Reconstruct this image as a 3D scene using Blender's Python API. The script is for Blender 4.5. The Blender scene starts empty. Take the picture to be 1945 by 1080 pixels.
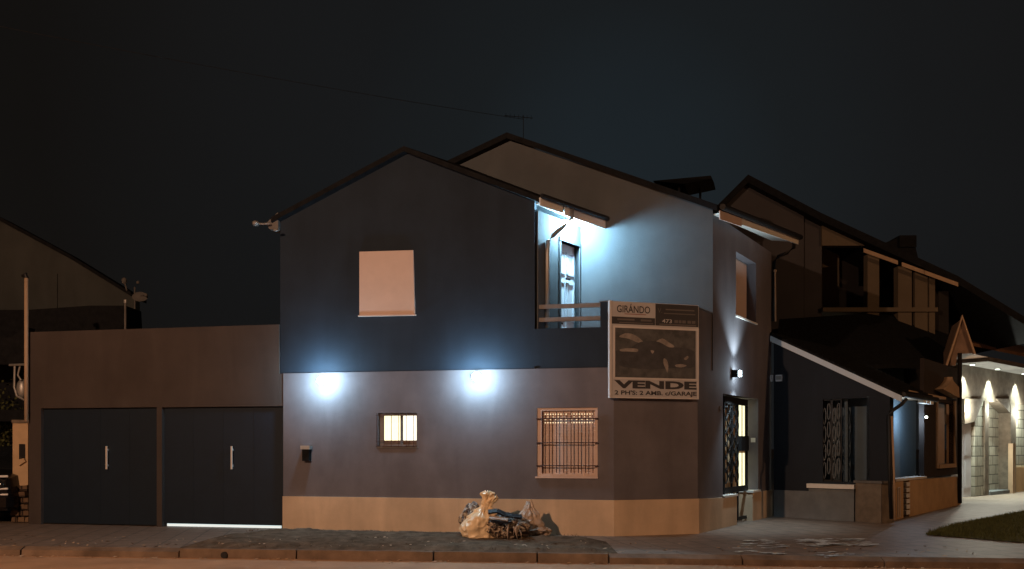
import bpy, bmesh, math, random
from mathutils import Vector, noise
random.seed(7)
sc = bpy.context.scene
C = sc.collection
F, CX, HY, EYE = 1600.0, 972.5, 850.0, 1.6      # focal length (px), centre, horizon, eye height

# ------------------------------------------------------------------ camera
cam = bpy.data.objects.new('camera', bpy.data.cameras.new('camera'))
C.objects.link(cam); sc.camera = cam
cam.location = (0, 0, EYE); cam.rotation_euler = (math.pi/2, 0, 0)
cam.data.sensor_width = 36; cam.data.lens = 36*F/1945
cam.data.shift_y = (HY-540)/1945
cam.data.clip_end = 2000
# ------------------------------------------------------------------ night sky
w = bpy.data.worlds.new('World'); sc.world = w; w.use_nodes = True
nt = w.node_tree; bg = nt.nodes['Background']
tc = nt.nodes.new('ShaderNodeTexCoord')
dp = nt.nodes.new('ShaderNodeVectorMath'); dp.operation = 'DOT_PRODUCT'
d0 = Vector((0.13, 1, 0.32)).normalized()
dp.inputs[1].default_value = d0
nt.links.new(tc.outputs['Generated'], dp.inputs[0])
rp = nt.nodes.new('ShaderNodeValToRGB'); nt.links.new(dp.outputs['Value'], rp.inputs[0])
e = rp.color_ramp.elements
e[0].position = 0.82; e[0].color = (.0062, .0054, .0048, 1)
e[1].position = 1.0; e[1].color = (.0120, .0168, .0205, 1)
k = e.new(0.955); k.color = (.0085, .0090, .0096, 1)
k = e.new(0.985); k.color = (.0098, .0118, .0132, 1)
nz = nt.nodes.new('ShaderNodeTexNoise'); nz.inputs['Scale'].default_value = 2.2; nz.inputs['Detail'].default_value = 4
mr = nt.nodes.new('ShaderNodeMapRange'); mr.inputs['To Min'].default_value = .75; mr.inputs['To Max'].default_value = 1.25
nt.links.new(tc.outputs['Generated'], nz.inputs['Vector']); nt.links.new(nz.outputs['Fac'], mr.inputs['Value'])
nt.links.new(rp.outputs['Color'], bg.inputs['Color']); nt.links.new(mr.outputs['Result'], bg.inputs['Strength'])
sc.view_settings.view_transform = 'Standard'; sc.view_settings.look = 'None'
sc.view_settings.exposure = 0; sc.view_settings.gamma = 1
sc.cycles.use_denoising = True
sc.cycles.max_bounces = 6

# ------------------------------------------------------------------ materials
def mat(name, col, rough=.85, var=.12, scale=3.0, bump=.15, bscale=60, metal=0, emit=None, estr=0, spec=.3, streak=0):
    m = bpy.data.materials.new(name); m.use_nodes = True
    t = m.node_tree; b = t.nodes['Principled BSDF']
    b.inputs['Roughness'].default_value = rough; b.inputs['Metallic'].default_value = metal
    b.inputs['Specular IOR Level'].default_value = spec
    co = t.nodes.new('ShaderNodeTexCoord')
    n = t.nodes.new('ShaderNodeTexNoise'); n.inputs['Scale'].default_value = scale; n.inputs['Detail'].default_value = 8
    n.inputs['Roughness'].default_value = .62
    t.links.new(co.outputs['Object'], n.inputs['Vector'])
    r = t.nodes.new('ShaderNodeValToRGB')
    r.color_ramp.elements[0].position = .3; r.color_ramp.elements[1].position = .7
    r.color_ramp.elements[0].color = (*[max(0, c*(1-var)) for c in col], 1)
    r.color_ramp.elements[1].color = (*[min(1, c*(1+var)) for c in col], 1)
    t.links.new(n.outputs['Fac'], r.inputs[0]); t.links.new(r.outputs['Color'], b.inputs['Base Color'])
    if streak:
        mp = t.nodes.new('ShaderNodeMapping'); mp.inputs['Scale'].default_value = (1.3, 1.3, .30)
        n3 = t.nodes.new('ShaderNodeTexNoise'); n3.inputs['Scale'].default_value = 1.6; n3.inputs['Detail'].default_value = 5; n3.inputs['Distortion'].default_value = .6
        r3 = t.nodes.new('ShaderNodeMapRange'); r3.inputs['From Min'].default_value = .35; r3.inputs['From Max'].default_value = .7
        r3.inputs['To Min'].default_value = 1+streak*.4; r3.inputs['To Max'].default_value = 1-streak
        mx = t.nodes.new('ShaderNodeVectorMath'); mx.operation = 'SCALE'
        t.links.new(co.outputs['Object'], mp.inputs['Vector']); t.links.new(mp.outputs['Vector'], n3.inputs['Vector']); t.links.new(n3.outputs['Fac'], r3.inputs['Value'])
        t.links.new(r.outputs['Color'], mx.inputs[0]); t.links.new(r3.outputs['Result'], mx.inputs['Scale']); t.links.new(mx.outputs['Vector'], b.inputs['Base Color'])
    if bump:
        n2 = t.nodes.new('ShaderNodeTexNoise'); n2.inputs['Scale'].default_value = bscale; n2.inputs['Detail'].default_value = 5
        t.links.new(co.outputs['Object'], n2.inputs['Vector'])
        bp = t.nodes.new('ShaderNodeBump'); bp.inputs['Strength'].default_value = bump; bp.inputs['Distance'].default_value = .01
        t.links.new(n2.outputs['Fac'], bp.inputs['Height']); t.links.new(bp.outputs['Normal'], b.inputs['Normal'])
    if emit:
        b.inputs['Emission Color'].default_value = (*emit, 1); b.inputs['Emission Strength'].default_value = estr
    return m

def brickmat(name, c1, c2, mortar, bw, rh, ms=.03, bump=.5, offset=.5, rot=None, rough=.85, nvar=.25, axis='XZ'):
    m = mat(name, c1, rough=rough, bump=0)
    t = m.node_tree; b = t.nodes['Principled BSDF']
    co = t.nodes.new('ShaderNodeTexCoord'); mp = t.nodes.new('ShaderNodeMapping')
    if axis == 'XZ': mp.inputs['Rotation'].default_value = (math.pi/2, 0, 0)
    if rot is not None:
        mp0 = t.nodes.new('ShaderNodeMapping'); mp0.inputs['Rotation'].default_value = (0, 0, rot)
        t.links.new(co.outputs['Object'], mp0.inputs['Vector']); t.links.new(mp0.outputs['Vector'], mp.inputs['Vector'])
    else: t.links.new(co.outputs['Object'], mp.inputs['Vector'])
    br = t.nodes.new('ShaderNodeTexBrick'); br.offset = offset
    br.inputs['Color1'].default_value = (*c1, 1); br.inputs['Color2'].default_value = (*c2, 1); br.inputs['Mortar'].default_value = (*mortar, 1)
    br.inputs['Scale'].default_value = 1; br.inputs['Brick Width'].default_value = bw; br.inputs['Row Height'].default_value = rh
    br.inputs['Mortar Size'].default_value = ms; br.inputs['Mortar Smooth'].default_value = .3
    t.links.new(mp.outputs['Vector'], br.inputs['Vector'])
    n = t.nodes.new('ShaderNodeTexNoise'); n.inputs['Scale'].default_value = 5; n.inputs['Detail'].default_value = 8
    t.links.new(co.outputs['Object'], n.inputs['Vector'])
    r = t.nodes.new('ShaderNodeMapRange'); r.inputs['To Min'].default_value = 1-nvar*1.6; r.inputs['To Max'].default_value = 1+nvar*1.6
    t.links.new(n.outputs['Fac'], r.inputs['Value'])
    mx = t.nodes.new('ShaderNodeVectorMath'); mx.operation = 'SCALE'
    t.links.new(br.outputs['Color'], mx.inputs[0]); t.links.new(r.outputs['Result'], mx.inputs['Scale'])
    t.links.new(mx.outputs['Vector'], b.inputs['Base Color'])
    bp = t.nodes.new('ShaderNodeBump'); bp.inputs['Strength'].default_value = bump; bp.inputs['Distance'].default_value = .02; bp.invert = True
    t.links.new(br.outputs['Fac'], bp.inputs['Height']); t.links.new(bp.outputs['Normal'], b.inputs['Normal'])
    return m

M = dict(
 grey=mat('grey_render', (.140, .130, .145), var=.15, scale=1.3, streak=.14),
 grey_side=mat('grey_render_side', (.145, .135, .15), var=.10, scale=1.3),
 dark=mat('charcoal_render', (.0155, .026, .042), var=.16, scale=1.1, streak=.14),
 cream=mat('cream_base_paint', (.60, .45, .31), var=.12, scale=1.6, streak=.16),
 pale=mat('pale_balcony_render', (.088, .100, .112), var=.10, scale=1.6, streak=.08),
 brownw=mat('taupe_garage_render', (.060, .049, .045), var=.14, scale=.9, streak=.14),
 navy=mat('navy_steel_door', (.007, .016, .030), rough=.6, var=.1, bump=.03, bscale=8),
 coollitwhite=mat('white_paint_cool_lit', (.56, .66, .76), rough=.6, var=.06),  # bluish tint in the colour stands for cool lamplight on the verge board
 white=mat('white_paint', (.72, .70, .66), rough=.6, var=.06),
 shutter=mat('cream_shutter', (.60, .47, .41), rough=.6, var=.05),
 black=mat('black_iron', (.012, .012, .013), rough=.5, var=.2, bump=.05),
 rust=mat('dark_red_iron', (.06, .025, .02), rough=.6, var=.2, bump=.05),
 roof=brickmat('dark_roof_tiles', (.035, .028, .026), (.05, .038, .034), (.012, .011, .011), .25, .32, ms=.03, axis='XY'),
 slate=mat('near_black_slate', (.013, .014, .016), var=.3, scale=8, spec=.05),
 soffit=mat('soffit_boards', (.30, .29, .28), rough=.7),
 concrete=mat('concrete', (.13, .125, .12), var=.25, scale=2.2, bump=.4),
 metal=mat('galvanised_metal', (.35, .35, .34), rough=.45, metal=.6, var=.1),
 steel=mat('brushed_steel', (.75, .72, .68), rough=.35, metal=.3, var=.05, bump=0),
 wood=mat('grey_painted_wood', (.20, .19, .19), rough=.7, var=.2, scale=6),
 chrome=mat('chrome', (.8, .8, .8), rough=.12, metal=1, var=0, bump=0),
 carpaint=mat('dark_car_paint', (.012, .010, .010), rough=.25, var=.05, bump=0, spec=.5),
 rubber=mat('tyre_rubber', (.015, .015, .015), rough=.9),
 glass=mat('dark_glass', (.01, .012, .014), rough=.08, var=0, bump=0, spec=.6),
 farwall=mat('brownish_far_wall', (.060, .058, .064), var=.15, scale=.7),
 farlight=mat('ochre_far_render', (.13, .105, .075), var=.15, scale=.7),
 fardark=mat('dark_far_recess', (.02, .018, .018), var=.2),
 leftwall=mat('taupe_party_wall', (.058, .064, .062), var=.2, scale=.5, streak=.14),
 ndark=mat('blue_black_render', (.016, .021, .03), var=.12, scale=1.2, streak=.14),
 nblue=mat('slate_blue_render', (.09, .13, .165), var=.12, scale=1.2),
 nsocle=mat('whitewashed_plinth', (.16, .175, .185), var=.18, scale=2.5, streak=.14, bump=.3),
 ochre=mat('ochre_low_wall', (.50, .33, .18), var=.16, scale=1.8),
 brownpaint=mat('dark_brown_render', (.035, .028, .026), var=.15),
 trim=mat('pale_wood_trim', (.42, .30, .20), rough=.7, var=.1),
 hood=mat('weathered_wood_panel', (.22, .15, .11), var=.25, scale=5),
 terra=mat('terracotta_fascia', (.22, .12, .07), var=.2),
 stone=brickmat('pale_stone_cladding', (.42, .40, .33), (.30, .29, .24), (.10, .095, .08), .62, .33, ms=.018, rot=-.74, nvar=.2),
 stonebrown=brickmat('rough_brown_stone', (.17, .115, .07), (.11, .07, .045), (.03, .02, .015), .3, .14, ms=.02, nvar=.3),
 pier=mat('brown_stone_pier', (.16, .13, .10), var=.3, scale=5, bump=.4),
 creampost=mat('cream_gatepost', (.50, .36, .22), var=.12),
 doorwhite=mat('white_door_paint', (.66, .68, .74), rough=.5, var=.04),
 emitwarm=mat('lit_warm_pane', (.8, .8, .6), emit=(1, .97, .62), estr=1.3, bump=0, var=.02),
 emitpale=mat('lit_pale_pane', (.8, .8, .7), emit=(1, 1, .83), estr=1.3, bump=0, var=.02),
 emitslot=mat('lit_slot', (.8, .7, .5), emit=(1, .8, .5), estr=.9, bump=0, var=0),
 emitgap=mat('lit_floor_gap', (.8, .85, .85), emit=(.62, .80, .82), estr=.85, bump=0, var=0),
 bulb=mat('lit_led', (1, 1, 1), emit=(.72, .93, 1), estr=30, bump=0, var=0),
 bulbhot=mat('lit_balcony_led', (1, 1, 1), emit=(.42, .78, 1), estr=2300, bump=0, var=0),
 bulbsoft=mat('lit_spot', (1, 1, 1), emit=(.85, 1, .85), estr=6, bump=0, var=0),
 doorlit=mat('lit_door_glass', (.5, .45, .3), emit=(1, .86, .42), estr=.55, bump=0, var=.1),
 signframe=mat('sign_frame_paint', (.58, .56, .56), rough=.5, var=.05),
 sign=mat('sign_board', (.46, .46, .48), rough=.6, var=.08, bump=0),
 signdark=mat('sign_dark_ink', (.045, .045, .05), rough=.6, bump=0, var=.1),
 signgrey=mat('sign_grey_ink', (.13, .12, .12), rough=.6, bump=0, var=.1),
 signmid=mat('sign_photo_dark', (.06, .062, .07), rough=.6, bump=0, var=.3, scale=6),
 signhaze=mat('sign_photo_sky', (.085, .088, .092), rough=.6, bump=0, var=.45, scale=5),
 signpink=mat('sign_photo_pale', (.26, .235, .22), rough=.6, bump=0, var=.3, scale=9),
 signred=mat('sign_red_ink', (.25, .07, .05), rough=.6, bump=0, var=.1),
 bag=mat('tan_bag_plastic', (.90, .70, .45), rough=.24, var=.12, scale=8, bump=.6, bscale=14, spec=.5),
 bag2=mat('brown_bag_plastic', (.42, .33, .26), rough=.32, var=.25, scale=7, bump=.6, bscale=14, spec=.5),
 bagpale=mat('pale_bag_plastic', (.42, .34, .28), rough=.35, var=.2, scale=9, bump=.5, bscale=16, spec=.5),
 rag=mat('black_rag', (.012, .012, .018), rough=.6, var=.3, bump=.3),
 green=mat('dull_green_leaf', (.05, .07, .03), var=.4, scale=5),
)

def mottled(name, a, b_, c, scale=9, rough=.4):
    m = mat(name, a, rough=rough, bump=.6, bscale=18, spec=.5)
    t = m.node_tree; b = t.nodes['Principled BSDF']
    co = t.nodes.new('ShaderNodeTexCoord')
    n = t.nodes.new('ShaderNodeTexNoise'); n.inputs['Scale'].default_value = scale; n.inputs['Detail'].default_value = 3; n.inputs['Distortion'].default_value = 2.2
    t.links.new(co.outputs['Object'], n.inputs['Vector'])
    r = t.nodes.new('ShaderNodeValToRGB'); r.color_ramp.interpolation = 'LINEAR'
    r.color_ramp.elements[0].position = .42; r.color_ramp.elements[0].color = (*a, 1)
    r.color_ramp.elements[1].position = .58; r.color_ramp.elements[1].color = (*b_, 1)
    q = r.color_ramp.elements.new(.5); q.color = (*c, 1)
    t.links.new(n.outputs['Fac'], r.inputs[0]); t.links.new(r.outputs['Color'], b.inputs['Base Color'])
    return m
M['mottle'] = mottled('printed_plastic', (.02, .018, .018), (.42, .36, .28), (.16, .10, .07))
M['dirt'] = mat('dirt_and_dead_grass', (.125, .095, .07), var=.45, scale=5, bump=.8, bscale=35, rough=1)
M['_x'] = mottled('dirt_and_dead_grass', (.085, .060, .042), (.20, .155, .115), (.13, .098, .072), scale=4.5, rough=1)
M['dirt'].node_tree.nodes['Principled BSDF'].inputs['Specular IOR Level'].default_value = 0
M['palepatch'] = mottled('mottled_pale_film', (.42, .46, .48), (.90, .97, 1.0), (.72, .8, .84), scale=5, rough=.3)  # mottled pale colour, low roughness, for the patches on the paving

def ground_mat(name, c1, c2, joint, tile, rough, rot, gl=.15):
    m = brickmat(name, c1, c2, joint, tile, tile, ms=.012, bump=.25, offset=0, rot=rot, rough=rough, nvar=.28, axis='XY')
    return m
M['paving'] = ground_mat('worn_paving', (.22, .17, .135), (.195, .15, .12), (.085, .075, .068), .42, .55, -.2)
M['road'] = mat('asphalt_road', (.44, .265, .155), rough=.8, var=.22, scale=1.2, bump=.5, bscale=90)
M['kerb'] = mat('kerb_concrete', (.17, .12, .085), rough=.85, var=.4, scale=2.5, bump=.4)

# ------------------------------------------------------------------ object helpers
OFF = {}
def finish(name, bm, m, parent=None, smooth=False, base=None):
    bmesh.ops.recalc_face_normals(bm, faces=bm.faces)
    if base is None:
        if parent is not None: base = OFF[parent.name]
        else:
            xs = [v.co for v in bm.verts]
            base = Vector(((min(c.x for c in xs)+max(c.x for c in xs))/2, (min(c.y for c in xs)+max(c.y for c in xs))/2, min(c.z for c in xs)))
    for v in bm.verts: v.co -= base
    me = bpy.data.meshes.new(name); bm.to_mesh(me); bm.free()
    for mm in (m if isinstance(m, list) else [m]): me.materials.append(mm)
    if smooth:
        for p in me.polygons: p.use_smooth = True
    o = bpy.data.objects.new(name, me); C.objects.link(o)
    OFF[o.name] = base.copy()
    if parent is None: o.location = base
    else: o.parent = parent
    return o
def thing(name, label, cat, loc, group=None):
    o = bpy.data.objects.new(name, None); C.objects.link(o); o.location = loc; o.empty_display_size = .2
    OFF[o.name] = Vector(loc); o['label'] = label; o['category'] = cat
    if group: o['group'] = group
    return o
def tag(o, label=None, cat=None, group=None, kind=None):
    if label: o['label'] = label
    if cat: o['category'] = cat
    if group: o['group'] = group
    if kind: o['kind'] = kind
    return o
def B(): return bmesh.new()
def poly(bm, pts):
    vs = [bm.verts.new(p) for p in pts]
    return bm.faces.new(vs)
def prism(bm, a, b):
    """solid between two loops of equal length"""
    va = [bm.verts.new(p) for p in a]; vb = [bm.verts.new(p) for p in b]; n = len(a)
    fs = [bm.faces.new(va), bm.faces.new(vb[::-1])]
    for i in range(n): fs.append(bm.faces.new((va[i], vb[i], vb[(i+1) % n], va[(i+1) % n])))
    return fs
def tube(bm, pts, r, seg=8):
    pts = [Vector(p) for p in pts]; rings = []
    for i, p in enumerate(pts):
        a = pts[max(0, i-1)]; b = pts[min(len(pts)-1, i+1)]; d = (b-a).normalized()
        up = Vector((0, 0, 1)) if abs(d.z) < .9 else Vector((1, 0, 0))
        x = d.cross(up).normalized(); y = d.cross(x).normalized()
        rr = r[i] if isinstance(r, (list, tuple)) else r
        rings.append([bm.verts.new(p+(x*math.cos(2*math.pi*k/seg)+y*math.sin(2*math.pi*k/seg))*rr) for k in range(seg)])
    for i in range(len(rings)-1):
        for k in range(seg): bm.faces.new((rings[i][k], rings[i][(k+1) % seg], rings[i+1][(k+1) % seg], rings[i+1][k]))
    bm.faces.new(rings[0][::-1]); bm.faces.new(rings[-1])
def ball(bm, c, r, sub=2, sc_=(1, 1, 1)):
    from mathutils import Matrix
    bmesh.ops.create_icosphere(bm, subdivisions=sub, radius=r, matrix=Matrix.Translation(c) @ Matrix.Diagonal((*sc_, 1)))
class Fr:
    """vertical wall frame: s along the wall, z up, d outward (towards the street)"""
    def __init__(self, O, u):
        self.O = Vector((O[0], O[1])); self.u = Vector(u).normalized(); self.n = Vector((self.u.y, -self.u.x))
    def P(self, s, z, d=0):
        q = self.O+self.u*s+self.n*d; return Vector((q.x, q.y, z))
    def s(self, px, d=0):
        k = (px-CX)/F; o = self.O+self.n*d
        return (k*o.y-o.x)/(self.u.x-k*self.u.y)
    def Y(self, px, d=0): return (self.O+self.n*d+self.u*self.s(px, d)).y
    def z(self, px, py, d=0): return EYE+(HY-py)*self.Y(px, d)/F
    def at(self, px, py, d=0): return (self.s(px, d), self.z(px, py, d))
    def box(self, bm, s0, s1, z0, z1, d0, d1):
        self.pr(bm, [(s0, z0), (s1, z0), (s1, z1), (s0, z1)], d0, d1)
    def pr(self, bm, pts, d0, d1):
        prism(bm, [self.P(a, b, d0) for a, b in pts], [self.P(a, b, d1) for a, b in pts])
    def pxbox(self, bm, x0, x1, y0, y1, d0, d1, ref=None):
        """box whose front face (d1) covers the given span; heights taken at its left edge"""
        s0, s1 = self.s(x0, d1), self.s(x1, d1); zt = self.z(x0, y0, d1); zb = self.z(x0, y1, d1)
        self.box(bm, s0, s1, zb, zt, d0, d1)
    def wall(self, bm, s0, s1, z0, z1, holes, d0, d1):
        S = sorted({s0, s1, *[h[0] for h in holes], *[h[1] for h in holes]}); Z = sorted({z0, z1, *[h[2] for h in holes], *[h[3] for h in holes]})
        S = [v for v in S if s0 <= v <= s1]; Z = [v for v in Z if z0 <= v <= z1]
        def solid(i, j):
            if i < 0 or j < 0 or i >= len(S)-1 or j >= len(Z)-1: return False
            cs, cz = (S[i]+S[i+1])/2, (Z[j]+Z[j+1])/2
            return not any(h[0] < cs < h[1] and h[2] < cz < h[3] for h in holes)
        V = {}
        def v(i, j, d):
            if (i, j, d) not in V: V[i, j, d] = bm.verts.new(self.P(S[i], Z[j], d))
            return V[i, j, d]
        for i in range(len(S)-1):
            for j in range(len(Z)-1):
                if not solid(i, j): continue
                for d in (d0, d1): bm.faces.new((v(i, j, d), v(i+1, j, d), v(i+1, j+1, d), v(i, j+1, d)))
                for (di, dj, a, b) in ((-1, 0, (i, j), (i, j+1)), (1, 0, (i+1, j), (i+1, j+1)), (0, -1, (i, j), (i+1, j)), (0, 1, (i, j+1), (i+1, j+1))):
                    if not solid(i+di, j+dj): bm.faces.new((v(*a, d0), v(*b, d0), v(*b, d1), v(*a, d1)))
def G(px, py, z=0):
    Y = F*(EYE-z)/(py-HY); return Vector(((px-CX)/F*Y, Y, z))
def slab(bm, pts, th):
    prism(bm, [Vector(p) for p in pts], [Vector(p)-Vector((0, 0, th)) for p in pts])
def light(name, loc, power, col, r=.05, parent=None, spot=None, rot=None, blend=.5):
    L = bpy.data.lights.new(name, 'SPOT' if spot else 'POINT'); L.energy = power; L.color = col; L.shadow_soft_size = r
    if spot: L.spot_size = spot; L.spot_blend = blend
    o = bpy.data.objects.new(name, L); C.objects.link(o)
    if parent is not None: o.parent = parent; o.location = Vector(loc)-OFF[parent.name]
    else: o.location = loc
    if rot is not None: o.rotation_euler = rot
    return o
def text_mesh(name, body, m, parent, fr, s0, s1, z0, z1, d, bold=.0, shear=0):
    cu = bpy.data.curves.new(name, 'FONT'); cu.body = body; cu.size = 1; cu.offset = bold; cu.shear = shear; cu.resolution_u = 3
    t = bpy.data.objects.new(name+'_src', cu); C.objects.link(t)
    me = bpy.data.meshes.new_from_object(t.evaluated_get(bpy.context.evaluated_depsgraph_get()))
    bm = B(); bm.from_mesh(me); bpy.data.objects.remove(t); bpy.data.curves.remove(cu); bpy.data.meshes.remove(me)
    xs = [v.co.x for v in bm.verts]; ys = [v.co.y for v in bm.verts]; a, b, c, e_ = min(xs), max(xs), min(ys), max(ys)
    for v in bm.verts:
        v.co = fr.P(s0+(v.co.x-a)/(b-a)*(s1-s0), z0+(v.co.y-c)/(e_-c)*(z1-z0), d)
    base = OFF[parent.name]
    for v in bm.verts: v.co -= base
    me = bpy.data.meshes.new(name); bm.to_mesh(me); bm.free(); me.materials.append(m)
    o = bpy.data.objects.new(name, me); C.objects.link(o); o.parent = parent; OFF[o.name] = base.copy()
    return o

# ------------------------------------------------------------------ ground
def kerbY(x): return 12.75-.1*x
bm = B(); poly(bm, [(-400, -60, -.14), (400, -60, -.14), (400, 900, -.14), (-400, 900, -.14)])
tag(finish('ground', bm, M['road'], base=Vector((0, 0, 0))), kind='structure')
bm = B()   # road sheet with shallow ruts, 4 mm above the ground
NX, NY = 120, 36
vs = [[bm.verts.new((-14+28*i/NX, -2+15.5*j/NY, -.136+.012*noise.noise(Vector((i*.09, j*.35, 0))) if 0 < j < NY else -.136)) for j in range(NY+1)] for i in range(NX+1)]
for i in range(NX):
    for j in range(NY): bm.faces.new((vs[i][j], vs[i+1][j], vs[i+1][j+1], vs[i][j+1]))
tag(finish('road', bm, M['road'], smooth=True, base=Vector((0, 0, 0))), kind='structure')
bm = B(); kx0, kx1 = -60, 60
prism(bm, [(kx0, kerbY(kx0)+.14, 0), (kx1, kerbY(kx1)+.14, 0), (kx1, 120, 0), (kx0, 120, 0)], [(kx0, kerbY(kx0)+.14, -.4), (kx1, kerbY(kx1)+.14, -.4), (kx1, 120, -.4), (kx0, 120, -.4)])
tag(finish('pavement', bm, M['paving'], base=Vector((0, 0, 0))), kind='structure')
# kerb: long stones with joints, dropped and slumped at the garage drive, drain outlet
bm = B(); xs = [-30, -22, -13, -10.2, -7.9, -5.25, -3.35, -1.2, .38, 1.45, 3.4, 5.4, 7.4, 9.6, 14, 22, 30]
for a, b in zip(xs[:-1], xs[1:]):
    drop = .055 if b <= -5.2 else (.06 if a >= 1.4 else 0)
    a2, b2 = a+.012, b-.012; j = random.uniform(-.012, .012); hz = .012-drop; n = 10
    for q in range(n):
        x0 = a2+(b2-a2)*q/n; x1 = a2+(b2-a2)*(q+1)/n
        w0 = .008*noise.noise(Vector((x0*2, 3, 0))); w1 = .008*noise.noise(Vector((x1*2, 3, 0)))
        lo = [(x0, kerbY(x0)+j, -.3), (x1, kerbY(x1)+j, -.3), (x1, kerbY(x1)+.137, -.3), (x0, kerbY(x0)+.137, -.3)]
        hi = [(x0, kerbY(x0)+j+.012, hz+w0), (x1, kerbY(x1)+j+.012, hz+w1), (x1, kerbY(x1)+.137, .004), (x0, kerbY(x0)+.137, .004)]
        prism(bm, lo, hi)
bmesh.ops.remove_doubles(bm, verts=bm.verts, dist=.0005)
tag(finish('kerb', bm, M['kerb'], base=Vector((0, 0, 0))), kind='structure')
dr = G(441, 1047, -.07); dr.y = kerbY(dr.x)
bm = B(); tube(bm, [dr+Vector((0, -.03, -.01)), dr+Vector((0, .1, -.01))], [.052, .052], 14)
o = tag(finish('drain_pipe', bm, M['black']), 'short dark drain pipe poking out of the kerb before the garage', 'pipe')
# dirt verge
bm = B(); NX, NY = 150, 26; vs = []
for i in range(NX+1):
    x = -5.3+6.9*i/NX; y0 = kerbY(x)+.13; y1 = 15.608/1-.2*x-.02; row = []
    y1 = 15.608-.2*x-.035-.9*max(0, (x-.0)/1.6)**2 - (0 if x > -4.3 else (-4.3-x)*1.6)
    for j in range(NY+1):
        y = y0+(y1-y0)*j/NY
        ed = min(i/6, (NX-i)/8, j/2, (NY-j)/3, 1)
        h = .03+.045*noise.fractal(Vector((x*1.1, y*2.2, 0)), .8, 2.2, 5)+.02*noise.noise(Vector((x*9, y*9, 2)))
        row.append(bm.verts.new((x, y, .004+max(0, ed)*max(.0, h+.02))))
    vs.append(row)
for i in range(NX):
    for j in range(NY): bm.faces.new((vs[i][j], vs[i+1][j], vs[i+1][j+1], vs[i][j+1]))
tag(finish('dirt_verge', bm, M['dirt'], smooth=True, base=Vector((0, 0, 0))), kind='structure')
bm = B()  # tufts of dead grass over the verge
for _ in range(2600):
    x = random.uniform(-5.0, 1.3); y = random.uniform(kerbY(x)+.2, 15.4-.2*x); 
    if noise.noise(Vector((x*1.4, y*1.9, 7))) < .0: continue
    h = random.uniform(.02, .06); a = random.uniform(0, 6.28); dx, dy = math.cos(a)*.006, math.sin(a)*.006
    z = .02; poly(bm, [(x-dx, y-dy, z), (x+dx, y+dy, z), (x+random.uniform(-.04, .04), y+random.uniform(-.04, .04), z+h)])
tag(finish('dead_grass', bm, M['dirt'], base=Vector((0, 0, 0))), kind='stuff', label='sparse dead grass on the dirt strip behind the kerb', cat='grass')
bm = B()
for _ in range(420):
    x = random.uniform(-9, 7); y = kerbY(x)+(random.choice((-.06, -.12, -.2, .3, .6, 1.0, 1.5))+random.gauss(0, .08)); z = .01 if y > kerbY(x)+.15 else -.118
    if z > 0 and -5.2 < x < 1.5: z = .06
    if z < 0 and y > kerbY(x)-.03: continue
    a = random.uniform(0, 6.28); l = random.uniform(.015, .05); u_ = Vector((math.cos(a)*l, math.sin(a)*l, random.uniform(0, .01))); v_ = Vector((-math.sin(a)*l*.45, math.cos(a)*l*.45, .006)); p = Vector((x, y, z))
    poly(bm, [p-u_, p+v_, p+u_, p-v_])
tag(finish('leaf_litter', bm, M['trim'], base=Vector((0, 0, 0))), kind='stuff', label='dry leaves and grit scattered along the kerb and pavement', cat='leaves')
# lawn triangle at the far right
gm = mat('lawn_green', (.085, .095, .035), var=.45, scale=6, rough=.95)
ga, gb, gc, gd = G(1757, 1016), G(1860, 986), G(2080, 945), G(2120, 1046)
bm = B(); poly(bm, [ga+Vector((0, 0, .012)), gd+Vector((0, 0, .012)), gc+Vector((0, 0, .012)), gb+Vector((0, 0, .012))])
tag(finish('lawn_soil', bm, gm, base=Vector((0, 0, 0))), kind='structure')
bm = B()
for _ in range(15000):
    u, v_ = random.random(), random.random()
    p = (ga*(1-u)+gd*u)*(1-v_)+(ga*(1-u)*.5+gb*.5*(1-u)+gc*u)*v_ if u < .5 else (ga*(1-u)+gd*u)*(1-v_)+(gb*(1-u)+gc*u)*v_
    h = random.uniform(.04, .11); a = random.uniform(0, 6.28); dx, dy = math.cos(a)*.008, math.sin(a)*.008
    poly(bm, [(p.x-dx, p.y-dy, .01), (p.x+dx, p.y+dy, .01), (p.x+random.uniform(-.05, .05), p.y+random.uniform(-.05, .05), h)])
tag(finish('grass', bm, gm, base=Vector((0, 0, 0))), kind='stuff', label='short green grass of the lawn corner at the right', cat='grass')
# pale glossy mottled patches on the paving
def pale_patches(label, cx, cy, rx, ry, seed, n=9):
    bm = B(); rnd = random.Random(seed)
    for k in range(n):
        ox = cx+rnd.uniform(-rx, rx)*.75; oy = cy+rnd.uniform(-ry, ry)*.8; c = G(ox, oy)
        q = G(ox+rx*rnd.uniform(.06, .24), oy); r1 = (q-c).length; r2 = r1*rnd.uniform(.25, .7); pts = []
        for t in range(26):
            a = t/26*6.283; rr = 1+.75*noise.noise(Vector((math.cos(a)*1.8, math.sin(a)*1.8, seed*3+k)))+.35*noise.noise(Vector((math.cos(a)*6, math.sin(a)*6, seed+k)))
            pts.append(c+Vector((math.cos(a)*r1*rr, math.sin(a)*r2*rr, .004+.0007*k)))
        poly(bm, pts)
    return tag(finish('pale_patch', bm, M['palepatch'], base=Vector((0, 0, 0))), kind='structure')
pale_patches('a', 1445, 1040, 62, 17, 3, 34); pale_patches('b', 1585, 1031, 85, 9, 5, 44); pale_patches('c', 1588, 1053, 46, 7, 8, 22)

M['palepatch'].node_tree.nodes['Principled BSDF'].inputs['Specular IOR Level'].default_value = 1.0
# ------------------------------------------------------------------ frames of the corner house
A = Fr((1.84, 15.24), (.9806, -.1961)); 
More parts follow.
